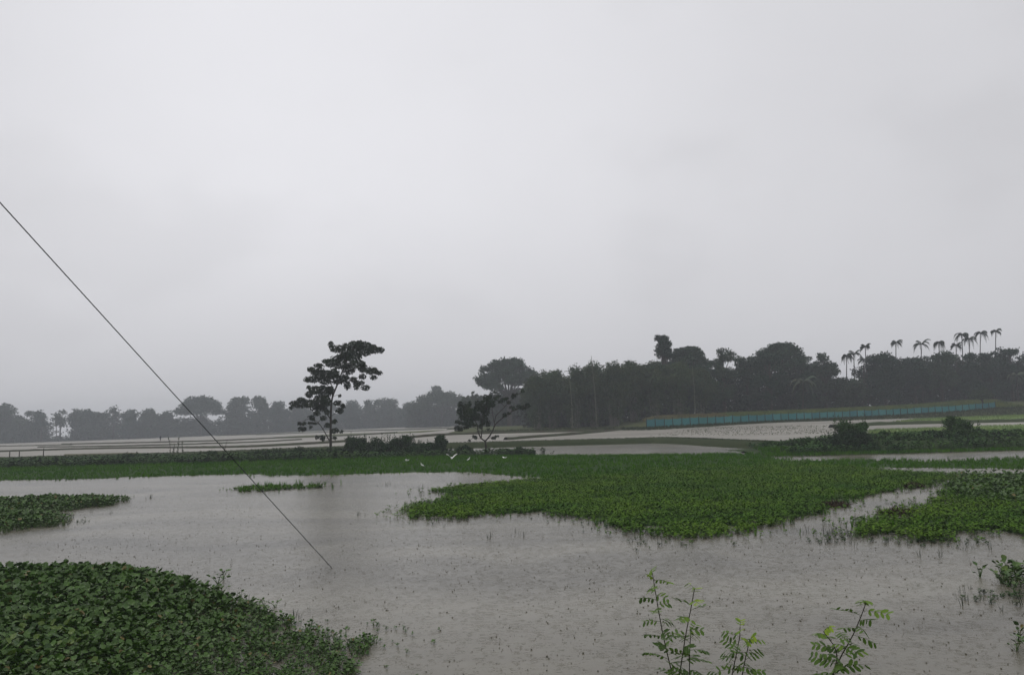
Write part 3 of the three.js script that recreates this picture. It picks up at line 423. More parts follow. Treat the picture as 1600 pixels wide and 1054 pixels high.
// tall reeds on the left bank
[[266, 684, 262], [277, 683, 279], [285, 690, 283], [270, 695, 272]].forEach(([px, top, tx], i) => {
  const R = rng(700 + i), b = ground(px, 716, 0, true), g = group('reed', b.x, 0.1, b.z), T = at(px, top, -b.z).y, hx = (tx - px) * -b.z / FOCAL; tag(g, ['leftmost tall reed with a leaning tip on the left bank', 'tallest reed on the left bank', 'short leafy reed right of the tallest reed', 'low reed between the two tall reeds'][i], 'reed', 'reeds on the left bank');
  mesh('stem', tube([new THREE.Vector3(), new THREE.Vector3(hx * 0.3, T * 0.6, 0), new THREE.Vector3(hx, T, 0)], 0.045, 0.02, 5), M([0.04, 0.045, 0.025]), g);
  const L = new Leaves(); for (let k = 0; k < 16; k++) { const t = 0.2 + 0.75 * R(), a = R() * 6.28; L.leaf(hx * t * t, T * t, 0, Math.cos(a) * 0.5, 0.85, Math.sin(a) * 0.5, -Math.sin(a), 0, Math.cos(a), 0.45, 0.09, [0.035, 0.05, 0.02]); } mesh('leaves', L.geo(), foliage, g);
});
{ const b = ground(351, 712, 0, true), g = group('dead_branch', b.x, 0.1, b.z); tag(g, 'bare forked dead branch by the wire on the bank', 'branch'); const k = -b.z / FOCAL;
  mesh('stem', tube([new THREE.Vector3(), new THREE.Vector3(0.02, 10 * k, 0), new THREE.Vector3(4 * k, 24 * k, 0.1)], 0.05, 0.02, 5), barkMat, g); mesh('fork', tube([new THREE.Vector3(0.01, 9 * k, 0), new THREE.Vector3(-4 * k, 16 * k, 0.1), new THREE.Vector3(-11 * k, 23 * k, 0.2)], 0.03, 0.015, 5), barkMat, g); }
[[67, 700, 712], [14, 704, 715], [29, 705, 715]].forEach(([px, t, b], i) => { const p = ground(px, b), T = at(px, t, -p.z).y; tag(mesh('stake', tube([p.clone().setY(p.y - 0.3), new THREE.Vector3(p.x + 0.05, T, p.z)], 0.09, 0.07, 6, 3), barkMat), ['dark wooden stake standing alone at the left field edge', 'leftmost short stake in the left field', 'short stake second from the left picture edge'][i], 'stake', 'stakes in the left field'); });
// ------------------------------------------------------------------ net fence
{
  const g = group('net_fence', fencePts[0].x, fencePts[0].y, fencePts[0].z); tag(g, 'long teal net fence on thin posts round the raised field', 'fence');
  const R = rng(404), o = g.position, postMat = M([0.03, 0.027, 0.022]), nets = [0, 1, 2, 3].map((i) => M([[0.045, 0.2, 0.205], [0.04, 0.175, 0.19], [0.06, 0.22, 0.22], [0.045, 0.19, 0.185]][i], { roughness: 0.75 }));
  const tops = fencePts.map((p, i) => 1.66 + 0.2 * (R() - 0.5) - 0.15 * i / 46);
  fencePts.forEach((p, i) => {
    const y = riseY(p.x, -p.z), l = (R() - 0.5) * 0.16; mesh('post', tube([new THREE.Vector3(p.x - o.x, y - o.y - 0.4, p.z - o.z + 0.16), new THREE.Vector3(p.x - o.x + l, p.y - o.y + tops[i] + 0.12 + 0.35 * R() * R(), p.z - o.z + 0.16)], 0.09, 0.06, 5, 2), postMat, g);
    if (i === fencePts.length - 1) return; const q = fencePts[i + 1], n = 5, pos = [], idx = [];
    for (let s = 0; s <= n; s++) { const t = s / n, sag = 0.16 * Math.sin(Math.PI * t) * (0.5 + 0.8 * R() * 0.5), x = lerp(p.x, q.x, t) - o.x, z = lerp(p.z, q.z, t) - o.z + 0.07, b = lerp(p.y, q.y, t) - o.y; const h = lerp(tops[i], tops[i + 1], t) - sag; for (let r = 0; r <= 3; r++) pos.push(x, b - 0.1 + (h + 0.1) * r / 3, z + 0.09 * noise(s * 1.7 + i * 3.1, r * 0.8) + 0.05 * Math.sin(s * 2.4 + i)); }
    for (let s = 0; s < n; s++) for (let r = 0; r < 3; r++) { const a = s * 4 + r; idx.push(a, a + 4, a + 5, a, a + 5, a + 1); }
    mesh('net_panel', geoFrom(pos, idx), nets[Math.floor(R() * 4)], g);
  });
}
// ------------------------------------------------------------------ small plants in numbers
function bladeTuft(n, h, spread, w, seed, bend = 0.35) { const R = rng(seed), p = []; for (let i = 0; i < n; i++) { const a = R() * 6.2832, r = R() * spread * 0.4, x = Math.cos(a) * r, z = Math.sin(a) * r, hh = h * (0.55 + 0.45 * R()), b = bend * hh * (0.4 + R()), c = R() * 6.2832, dx = Math.cos(c) * w * 0.5, dz = Math.sin(c) * w * 0.5, mx = x + Math.cos(a) * b * 0.35, mz = z + Math.sin(a) * b * 0.35, my = hh * 0.6, ex = x + Math.cos(a) * b, ez = z + Math.sin(a) * b; p.push(x - dx, 0, z - dz, x + dx, 0, z + dz, mx + dx * 0.8, my, mz + dz * 0.8, x - dx, 0, z - dz, mx + dx * 0.8, my, mz + dz * 0.8, mx - dx * 0.8, my, mz - dz * 0.8, mx - dx * 0.8, my, mz - dz * 0.8, mx + dx * 0.8, my, mz + dz * 0.8, ex, hh, ez); } return geoFrom(p, null); }
function sprig(n, h, leaf, seed) { const L = new Leaves(), R = rng(seed); for (let i = 0; i < n; i++) { const t = 0.25 + 0.75 * (i / n), a = i * 2.4 + R(), e = 0.15 + 0.6 * R(), x = (R() - 0.5) * 0.1, z = (R() - 0.5) * 0.1; L.leaf(x, h * t, z, Math.cos(a) * Math.cos(e), Math.sin(e) * 0.6, Math.sin(a) * Math.cos(e), -Math.sin(a), 0.15, Math.cos(a), leaf * (0.7 + 0.6 * R()), leaf * 0.8, [1, 1, 1]); }
  for (let k = 0; k < 2; k++) { const x = (R() - 0.5) * 0.08; L.leaf(x, -0.05, 0.02 * k, (R() - 0.5) * 0.3, 1, (R() - 0.5) * 0.3, 1, 0, 0, h, 0.012, [0.8, 0.8, 0.6]); } const g = L.geo(); g.deleteAttribute('color'); return g; }
const grassMat = M([1, 1, 1], { roughness: 0.9, specularIntensity: 0.12 }), sprigMat = M([1, 1, 1], { roughness: 0.8, specularIntensity: 0.18 });
const dummy = new THREE.Object3D(), tint = new THREE.Color();
function scatter(name, label, category, geo, mat, list, parent) { // list of [x,y,z,scale,r,g,b,(tilt)]
  if (!list.length) return null; const m = new THREE.InstancedMesh(geo, mat, list.length); m.name = parent ? name : numbered(name); m.castShadow = true; m.receiveShadow = true; const R = rng(list.length + 17);
  list.forEach((q, i) => { dummy.position.set(q[0], q[1], q[2]); dummy.rotation.set((R() - 0.5) * 0.3, R() * 6.2832, (R() - 0.5) * 0.3); dummy.scale.setScalar(q[3]); dummy.updateMatrix(); m.setMatrixAt(i, dummy.matrix); m.setColorAt(i, tint.setRGB(q[4], q[5], q[6])); });
  (parent || scene).add(m); tag(m, label, category, null, 'stuff'); return m;
}
const GR = [0.05, 0.138, 0.005], PL = [0.056, 0.12, 0.011];
function spread(field, box, density, seed, make, edge = 0) { const R = rng(seed), out = [], [x0, x1, z0, z1] = box, n = Math.round((x1 - x0) * (z1 - z0) * density); for (let i = 0; i < n; i++) { const x = lerp(x0, x1, R()), z = lerp(z0, z1, R()), f = field(x, z); if (f > edge || (f > edge - 1.6 && R() < 0.16 * Math.exp((f - edge) * 1.4))) { const q = make(x, z, f, R); if (q) out.push(q); } } return out; }
const stripF = matField(['strip', 'ridge']), penF = matField(['peninsula', 'right'], 1);
const hue = (c, x, z, R, k = 0.25) => { const n = fbm(x * 0.22, z * 0.22, 12, 3), y = 1 + 0.55 * n, v = 1 + (R() - 0.5) * 2 * k; return [c[0] * v * (1 + 0.9 * n), c[1] * v * y, c[2] * v]; };
const inView = (x, z, m = 6) => Math.abs(x) < -z * 0.67 + m;
const bankLift = (x, z) => { const st = sd(outlines.strip, x, z); return st > 0 ? 0.22 * smooth(0.5, 9, st) : 0; };
const tuftA = bladeTuft(7, 0.4, 0.35, 0.035, 1), tuftB = bladeTuft(6, 0.55, 0.3, 0.04, 2, 0.25), sprigA = sprig(12, 0.11, 0.075, 3), sprigB = sprig(10, 0.17, 0.09, 4), sprigC = sprig(7, 0.12, 0.11, 5);
scatter('bank_grass', 'bright green grass along the far bank of the pond', 'grass', tuftA, grassMat, spread(stripF, [-98, 70, -108, -47], 6.5, 11, (x, z, f, R) => !inView(x, z) ? null : [x, bankLift(x, z), z, (0.55 + 0.5 * R()) * (1 + 0.5 * smooth(-78, -100, z) * (1 - smooth(-4, 4, x))), ...hue(GR, x, z, R)]));
scatter('floating_plants', 'low leafy plants of the wide floating mat', 'water plants', sprigA, sprigMat, spread(penF, [-8, 62, -72, -24], 34, 12, (x, z, f, R) => !inView(x, z, 2) ? null : [x, 0.01, z, 0.7 + 0.7 * R(), ...hue(PL, x, z, R)]));
scatter('floating_plants', 'taller leafy shoots on the wide floating mat', 'water plants', sprigB, sprigMat, spread(penF, [-8, 62, -72, -24], 18, 13, (x, z, f, R) => !inView(x, z, 2) || fbm(x * 0.3, z * 0.3, 3, 2) < -0.12 ? null : [x, 0.01, z, 0.7 + 0.6 * R(), ...hue([0.066, 0.134, 0.011], x, z, R)], -0.2));
scatter('water_grass', 'thin grass blades standing in the plant mat', 'grass', tuftB, grassMat, spread(penF, [-8, 62, -74, -26], 2.4, 14, (x, z, f, R) => !inView(x, z, 2) || fbm(x * 0.2 + 9, z * 0.2, 3, 2) < -0.05 ? null : [x, 0, z, 0.35 + 0.35 * R(), ...hue(GR, x, z, R)], -0.4));
{ // weeds, taro-like and rough grass at the back edge of the bank
  const R = rng(15), l = [], l2 = [];
  for (let i = 0; i < 9000; i++) { const x = lerp(-92, 34, R()), z = -lerp(86, 104, R()), dens = x < -24 ? 1 : x < 2 ? 0.5 : 0.3; if (R() > dens || floatField(x, z) < -0.3) continue; const n = fbm(x * 0.15, z * 0.15, 5, 2); if (x > 4) continue; l.push([x, 0.12 + bankLift(x, z) * 0.6, z, 2.0 + 2.6 * R() + 2.0 * n, ...hue([0.03, 0.062, 0.016], x, z, R)]); }
  scatter('bank_weeds', 'dark leafy weeds along the back of the far bank', 'weeds', sprigB, sprigMat, l);
  for (let i = 0; i < 3800; i++) { const x = lerp(26, 84, R()), d = lerp(75, 89, R()); if (!inView(x, -d)) continue; const yy = 0.25 + 0.85 * smooth(25, 38, x) * smooth(75, 81, d); l2.push([x, yy, -d, 1.5 + 2.3 * R(), ...hue([0.036, 0.085, 0.018], x, -d, R)]); }
  scatter('bank_weeds', 'green weeds covering the right bank', 'weeds', sprigB, sprigMat, l2);
  const l3 = []; for (let i = 0; i < 7000; i++) { const x = lerp(24, 84, R()), d = lerp(73.8, 80, R()); if (!inView(x, -d)) continue; l3.push([x, 0.05 + 0.5 * smooth(75, 80, d), -d, 0.5 + 0.6 * R(), ...hue(GR, x, -d, R)]); }
  scatter('bank_grass', 'short grass at the foot of the right bank', 'grass', tuftA, grassMat, l3);
}
{ const R = rng(16), l = []; // dry and green grass on the long bund and on the field bunds
  for (let i = 0; i < 7000; i++) { const p = bigBund[Math.floor(R() * bigBund.length)], x = p.x + (R() - 0.5) * 1.4, h = lerp(0.4, 0.82, smooth(-62, -12, p.x)), a = R() * 2 - 1; l.push([x, h * (1 - 0.75 * Math.pow(Math.max(0, -a), 1.5)) - 0.08, p.z - a * 1.9, 0.3 + 0.45 * R(), ...hue([0.036, 0.056, 0.018], x, p.z, R)]); }
  scatter('bund_grass', 'rough grass on the long dark bund', 'grass', tuftA, grassMat, l);
  const c = []; for (let i = 0; i < 15000; i++) { const x = lerp(29, 130, R()), f = fenceAt(x), s = 1 + 17 * R(), d = f.d + s, t = x / 60; c.push([x, riseY(x, d) - 0.05, -d, 1.3 + 1.2 * R(), ...hue(x < 48 ? [0.17, 0.155, 0.07] : [0.12, 0.16, 0.045], x, -d, R)]); }
  scatter('field_crop', 'pale yellow-green crop standing behind the net fence', 'crop', tuftB, grassMat, c);
  const k = []; for (let i = 0; i < 9000; i++) { const x = lerp(-8, 135, R()), f = fenceAt(x), d = f.d - 0.3 - 4 * R(); k.push([x, riseY(x, d) - 0.03, -d, 0.7 + 0.8 * R(), ...hue([0.034, 0.052, 0.02], x, -d, R)]); }
  scatter('bund_grass', 'dark grass on the slope below the net fence', 'grass', tuftA, grassMat, k);
  const s = []; const row = [ground(1015, 681), ground(1330, 676), ground(1340, 665), ground(1100, 667)];
  for (let i = 0; i < 1700; i++) { const u = R(), v = Math.round(R() * 26) / 26, x = lerp(lerp(row[0].x, row[1].x, u), lerp(row[3].x, row[2].x, u), v), z = lerp(lerp(row[0].z, row[1].z, u), lerp(row[3].z, row[2].z, u), v); s.push([x, level(x, z) - 0.02, z, 0.3 + 0.42 * R(), 0.06, 0.085, 0.03]); }
  scatter('rice_seedlings', 'sparse transplanted rice seedlings in the flooded field before the fence', 'seedlings', tuftA, grassMat, s);
  const t = []; for (const b of beds.slice(0, 2)) { const p = b.geometry.attributes.position; for (let i = 0; i < 3600; i++) { const q = Math.floor(R() * p.count); t.push([p.getX(q) + (R() - 0.5) * 2, p.getY(q) - 0.02, p.getZ(q) + (R() - 0.5) * 2.4, 0.5 + 0.4 * R(), ...hue([0.16, 0.235, 0.07], p.getX(q), p.getZ(q), R, 0.15)]); } }
  scatter('rice_seedlings', 'dense pale green rice seedlings in the right beds', 'seedlings', tuftA, grassMat, t);
  const e = []; for (let i = 0; i < 2500; i++) { const x = lerp(-20, 20, R()), d = lerp(0, 10, R()); e.push([x, 2.38 - Math.max(0, d - 1.5) * 0.31, -d, 0.35 + 0.3 * R(), ...hue(GR, x, -d, R)]); }
  scatter('bank_grass', 'grass on the roadside embankment', 'grass', tuftA, grassMat, e);
  const u = []; for (const [px, py, n, w] of [[790, 838, 7, 1.0], [560, 805, 4, 0.5], [235, 778, 9, 0.8], [150, 800, 5, 1.5], [1035, 846, 14, 1.4], [1320, 838, 26, 1.6], [1450, 852, 22, 1.7], [1560, 935, 12, 1.4], [655, 763, 8, 0.8], [600, 759, 7, 1.2], [370, 938, 5, 0.4], [460, 966, 4, 0.4], [690, 815, 8, 1.4], [1300, 850, 8, 0.8], [1420, 731, 20, 6], [1250, 703, 14, 4], [1560, 722, 20, 5]]) { const p = ground(px, py, 0, true); for (let i = 0; i < n; i++) u.push([p.x + (R() + R() - 1) * w, -0.02, p.z + (R() + R() - 1) * w * 1.3, 0.3 + 0.5 * R(), 0.03, 0.045, 0.022]); }
  scatter('water_grass', 'stray blades of grass poking out of the open water', 'grass', bladeTuft(3, 0.5, 0.2, 0.022, 8, 0.3), grassMat, u);
  const w = []; for (const [px, py, n, s] of [[1300, 846, 16, 1.1], [1345, 836, 40, 1.4], [1450, 846, 46, 1.6], [1500, 838, 30, 1.2], [1550, 932, 16, 0.9], [1590, 930, 14, 0.6], [1050, 842, 34, 2.4], [960, 824, 26, 1.8], [680, 812, 26, 1.6], [110, 817, 20, 1.1], [880, 808, 18, 2]]) { const p = ground(px, py, 0, true); for (let i = 0; i < n; i++) w.push([p.x + (R() + R() - 1) * s, -0.01, p.z + (R() + R() - 1) * s, 0.55 + 0.5 * R(), ...hue([0.034, 0.062, 0.024], p.x, p.z, R)]); }
  scatter('floating_plants', 'single shoots scattered off the edges of the mats', 'water plants', sprigA, sprigMat, w);
}
// brown heaps of dead weed beside the channel
[[1304, 791, 0.5, 'brown heap of dead weed on the left side of the narrow channel'], [1404, 803, 0.6, 'brown heap of dead weed on the right side of the narrow channel'], [1428, 761, 0.4, 'small brown tangle of dead weed at the head of the channel']].forEach(([px, py, r, lab], i) => {
  const R = rng(800 + i), p = ground(px, py, 0, true), L = new Leaves(); for (let k = 0; k < 700; k++) { const a = R() * 6.28, q = Math.sqrt(R()) * r, h = (1 - q / r) * 0.26 * R(); L.random(Math.cos(a) * q * 1.3, h, Math.sin(a) * q, R, 0.18, 0.035, col3([0.05, 0.036, 0.022], R, 0.4), 0.1); } const m = mesh('dead_weed_heap', L.geo(), foliage); m.position.set(p.x, 0.03, p.z); tag(m, lab, 'weed heap', 'heaps of dead weed');
});
// ------------------------------------------------------------------ water hyacinth
function hyacinthLeaf(seed) { // bulbous stalk and a cupped round blade
  const R = rng(seed), pos = [], idx = [], h = 0.30, bx = 0.10, N = 11;
  const st = [[0, -0.03, 0.013], [0.03, h * 0.35, 0.012], [bx * 0.7, h * 0.75, 0.007], [bx, h, 0.005]];
  st.forEach(([x, y, r]) => { for (let k = 0; k < 4; k++) pos.push(x + Math.cos(k * 1.571) * r, y, Math.sin(k * 1.571) * r); });
  for (let s = 0; s < 3; s++) for (let k = 0; k < 4; k++) { const a = s * 4 + k, b = s * 4 + (k + 1) % 4; idx.push(a, b, b + 4, a, b + 4, a + 4); }
  const tilt = -0.2 + 1.2 * R(), ct = Math.cos(tilt), s2 = Math.sin(tilt), o = pos.length / 3, r0 = 0.078, cup = 0.018 + 0.03 * R(), pl = (lx, lz, ly) => pos.push(bx + 0.02 + lx * ct - ly * s2, h + lx * s2 + ly * ct, lz);
  pl(0.055, 0, -0.012); for (const [f, c] of [[0.55, 0.35], [1, 1]]) for (let k = 0; k < N; k++) { const a = k / N * 6.2832, tip = 1 + 0.16 * Math.pow(Math.max(0, Math.cos(a)), 6) - 0.22 * Math.pow(Math.max(0, -Math.cos(a)), 5), rr = r0 * f * tip * (1 + 0.05 * Math.sin(k * 2.3 + seed)); pl(0.055 + Math.cos(a) * rr, Math.sin(a) * rr * 0.98, cup * c * (0.5 + 0.9 * Math.abs(Math.sin(a))) - 0.012 + 0.008 * Math.sin(a * 3 + seed)); }
  for (let k = 0; k < N; k++) { const n = (k + 1) % N; idx.push(o, o + 1 + n, o + 1 + k, o + 1 + k, o + 1 + n, o + 1 + N + n, o + 1 + k, o + 1 + N + n, o + 1 + N + k); }
  return geoFrom(pos, idx);
}
const hLeaves = [1, 2, 3, 4, 5].map(hyacinthLeaf);
const hyMats = [[0.044, 0.098, 0.016], [0.054, 0.112, 0.016], [0.034, 0.076, 0.016], [0.082, 0.135, 0.02]].map((c) => M(c, { roughness: 0.38, specularIntensity: 0.6 })), hyInst = M([1, 1, 1], { roughness: 0.38, specularIntensity: 0.6 });
function hyacinthMat(label, field, box, density, scaleOf, seed, singles) {
  const R = rng(seed), list = [], [x0, x1, z0, z1] = box, n = Math.round((x1 - x0) * (z1 - z0) * density);
  const c = [(x0 + x1) / 2, (z0 + z1) / 2], g = group('water_hyacinth_mat', c[0], 0, c[1]); tag(g, label, 'water hyacinth');
  const inv = new THREE.Vector3();
  for (let i = 0; i < n; i++) { const x = lerp(x0, x1, R()), z = lerp(z0, z1, R()), f = field(x, z); if (f < 0.02 && R() > 0.05 * Math.exp(f * 2.5)) continue; if (f < -1.2) continue; const s = scaleOf(x, z, f), m = 5 + Math.floor(R() * 4), a0 = R() * 6.28, pv = 1 + (R() - 0.5) * 0.5;
    for (let k = 0; k < m; k++) list.push({ x: x + (R() - 0.5) * 0.05, z: z + (R() - 0.5) * 0.05, a: a0 + k / m * 6.2832 + (R() - 0.5) * 0.7, t: -0.55 + 0.75 * R(), s: s * (0.5 + 0.75 * R()), v: Math.floor(R() * 5), pv, q: Math.floor(R() * 4) }); }
  const show = list.filter((e) => { inv.set(e.x, 0.3 * e.s, e.z).project(camera); return Math.abs(inv.x) < 0.99 && Math.abs(inv.y) < 0.97; }).sort((p, q) => q.s / -q.z * (1) - p.s / -p.z); const picked = new Set(show.slice(0, singles));
  const put = (e) => { dummy.position.set(e.x - c[0], 0, e.z - c[1]); dummy.rotation.set(0, e.a, e.t, 'YXZ'); dummy.scale.setScalar(e.s); dummy.updateMatrix(); };
  for (const e of picked) { const m = new THREE.Mesh(hLeaves[e.v], hyMats[e.q]); put(e); m.applyMatrix4(dummy.matrix); m.name = 'leaf'; m.castShadow = m.receiveShadow = true; g.add(m); }
  for (let v = 0; v < 5; v++) { const l = list.filter((e) => e.v === v && !picked.has(e)); if (!l.length) continue; const m = new THREE.InstancedMesh(hLeaves[v], hyInst, l.length); l.forEach((e, i) => { put(e); m.setMatrixAt(i, dummy.matrix); const k = e.pv * (0.85 + 0.12 * e.q), dry = i % 41 === 0; m.setColorAt(i, dry ? tint.setRGB(0.14, 0.115, 0.035) : tint.setRGB(0.047 * k, 0.1 * k, 0.015 * k)); }); m.name = 'leaves'; m.userData.kind = 'stuff'; m.castShadow = m.receiveShadow = true; g.add(m); }
  return g;
}
const nearF = matField(['near'], 0.7);
hyacinthMat('large dark green water hyacinth mat filling the lower left corner', (x, z) => { const f = nearF(x, z); return f - (x > -6.5 && z < -10 ? 0.9 * smooth(0.02, 0.3, fbm(x * 0.9, z * 0.9, 21, 2)) : 0); }, [-17, -1.4, -23, -10.6], 56, (x, z, f) => lerp(0.78, 0.36, smooth(-9.5, -3.5, x)) * (1 + 0.06 * smooth(-17, -21, z)) * (0.9 + 0.35 * fbm(x * 0.5, z * 0.5)), 31, 300);
hyacinthMat('water hyacinth island at the left edge across the pond', matField(['island'], 1), [-34, -13, -49, -28], 20, (x, z, f) => 0.6 * smooth(-1, 1.5, f) + 0.28, 32, 0);
hyacinthMat('small leafy clump of water plants at the right edge of the pond', matField(['clump'], 0.4), [10.5, 16, -21.5, -15.5], 16, () => 0.75, 33, 60);
hyacinthMat('tiny clump of water plants in the lower right corner', matField(['corner'], 0.3), [7.8, 11, -15.2, -11.5], 18, () => 0.55, 34, 60);
hyacinthMat('broad-leaved plants on the mat at the right edge', (x, z) => sd(outlines.right, x, z) - 0.4 + 3.0 * fbm(x * 0.16, z * 0.16, 4, 2), [20, 46, -58, -33], 4, () => 0.9, 35, 0);
{ const f = matField(['sliver', 'tuft'], 0.5), l = spread(f, [-20, -10, -54, -44], 26, 36, (x, z, q, R) => [x, 0, z, 0.9 + 0.5 * R(), ...hue(PL, x, z, R)]); scatter('floating_plants', 'thin sliver of low plants in the open pond', 'water plants', sprigA, sprigMat, l); const k = spread(f, [-20, -10, -54, -44], 4, 37, (x, z, q, R) => [x, 0, z, 0.7 + 0.5 * R(), ...hue(GR, x, z, R)]); scatter('water_grass', 'grass blades on the thin sliver of plants', 'grass', tuftB, grassMat, k);
  const s = spread(nearF, [-8, -1.2, -17, -10.5], 60, 38, (x, z, q, R) => fbm(x * 0.9, z * 0.9, 21, 2) > 0.22 ? null : [x, 0, z, 0.35 + 0.35 * R(), ...hue([0.05, 0.105, 0.03], x, z, R)]); scatter('floating_plants', 'small bright plants at the tip of the near hyacinth mat', 'water plants', sprigA, sprigMat, s);
}
{ // little crowns thrown up where raindrops hit the pond
  const R = rng(61), l = [], crown = mergeGeometries([new THREE.CylinderGeometry(0.034, 0.017, 0.03, 7, 1, true), new THREE.CylinderGeometry(0.004, 0.011, 0.035, 5, 1, true)]);
  for (let i = 0; i < 34000; i++) { const d = 11.5 + 50 * Math.pow(R(), 0.75), x = (R() - 0.5) * 1.4 * d; if (R() > 0.45 + 0.8 * fbm(x * 0.2, d * 0.2, 7, 2)) continue; if (floatField(x, -d) > -0.3 || nearF(x, -d) > -0.2 || sd(outlines.island, x, -d) > 0) continue; l.push([x, 0.008, -d, 0.22 + 0.5 * R() * R(), 1, 1, 1]); }
  scatter('rain_splashes', 'tiny splashes of raindrops all over the pond', 'splashes', crown, new THREE.MeshPhysicalMaterial({ color: new THREE.Color().setRGB(0.2, 0.19, 0.155), roughness: 0.2, ior: 1.333, side: THREE.DoubleSide }), l);
}
// ------------------------------------------------------------------ egrets
const white = M([0.78, 0.78, 0.76], { roughness: 0.8 }), legMat = M([0.03, 0.03, 0.03]), billMat = M([0.45, 0.32, 0.06]);
function egret(label, px, py, turn, flying) {
  const p = ground(px, py, 0, true), g = group('egret', p.x, flying ? 0.9 : 0.28, p.z); if (flying) { const q = at(px, py, 72); g.position.copy(q); g.position.y = Math.max(q.y, 0.5); } g.rotation.y = turn; tag(g, label, 'bird', 'white egrets on the far bank');
  const V = (x, y, z = 0) => new THREE.Vector3(x, y, z), s = flying === true ? 0.95 : 0.62; g.scale.setScalar(s);
  const body = new THREE.SphereGeometry(1, 12, 8); body.scale(0.21, 0.095, 0.09); body.rotateZ(flying ? 0.1 : 0.5); body.translate(0, 0.3, 0); body.deleteAttribute('uv');
  const neck = tube(flying ? [V(0.14, 0.32), V(0.24, 0.3), V(0.2, 0.38), V(0.3, 0.4)] : [V(0.12, 0.36), V(0.24, 0.42), V(0.17, 0.52), V(0.24, 0.62)], 0.05, 0.025, 7, 10), head = new THREE.SphereGeometry(1, 8, 6); head.scale(0.05, 0.03, 0.028); head.translate(flying ? 0.32 : 0.26, flying ? 0.4 : 0.63, 0); head.deleteAttribute('uv');
  const tail = new THREE.ConeGeometry(0.07, 0.2, 6); tail.rotateZ(1.57 + (flying ? 0.1 : 0.5)); tail.scale(1, 0.6, 1); tail.translate(-0.24, flying ? 0.28 : 0.18, 0); tail.deleteAttribute('uv');
  mesh('body', mergeGeometries([body, neck, head, tail]), white, g); mesh('bill', tube([V(flying ? 0.35 : 0.3, flying ? 0.4 : 0.63), V(flying ? 0.45 : 0.4, flying ? 0.395 : 0.61)], 0.012, 0.003, 5, 2), billMat, g);
  for (const z of [-0.03, 0.03]) mesh('leg', tube(flying ? [V(-0.15, 0.27, z), V(-0.5, 0.24, z)] : [V(0, 0.25, z), V(0.02, 0.1, z), V(-0.01, -0.12, z)], 0.01, 0.007, 5, 3), legMat, g);
  if (flying) for (const k of [-1, 1]) { const pos = [], idx = []; for (let i = 0; i <= 6; i++) { const t = i / 6, z = k * (0.06 + 0.5 * t), y = 0.34 + (flying === true ? 0.34 : 0.1) * Math.sin(t * 1.5), c = 0.2 * (1 - 0.55 * t * t); pos.push(0.1 - 0.1 * t * t, y, z, -0.02 - 0.1 * t * t, y + 0.02, z, 0.1 - c * 1.6 - 0.06 * t, y - 0.02, z); } for (let i = 0; i < 6; i++) for (let r = 0; r < 2; r++) { const a = i * 3 + r; idx.push(a, a + 1, a + 4, a, a + 4, a + 3); } mesh('wing', geoFrom(pos, idx), white, g); }
  return g;
}
egret('white egret landing with both wings raised above the bank', 706, 733, 1.9, true); egret('leftmost white egret, gliding low over the far bank', 636, 736, 0.3, 1); egret('white egret second from the left on the far bank', 660, 735, 2.8); egret('small white egret right of the landing egret', 732, 725, 0.5); egret('rightmost white egret, gliding below the small tree', 789, 725, 0.5, 1);
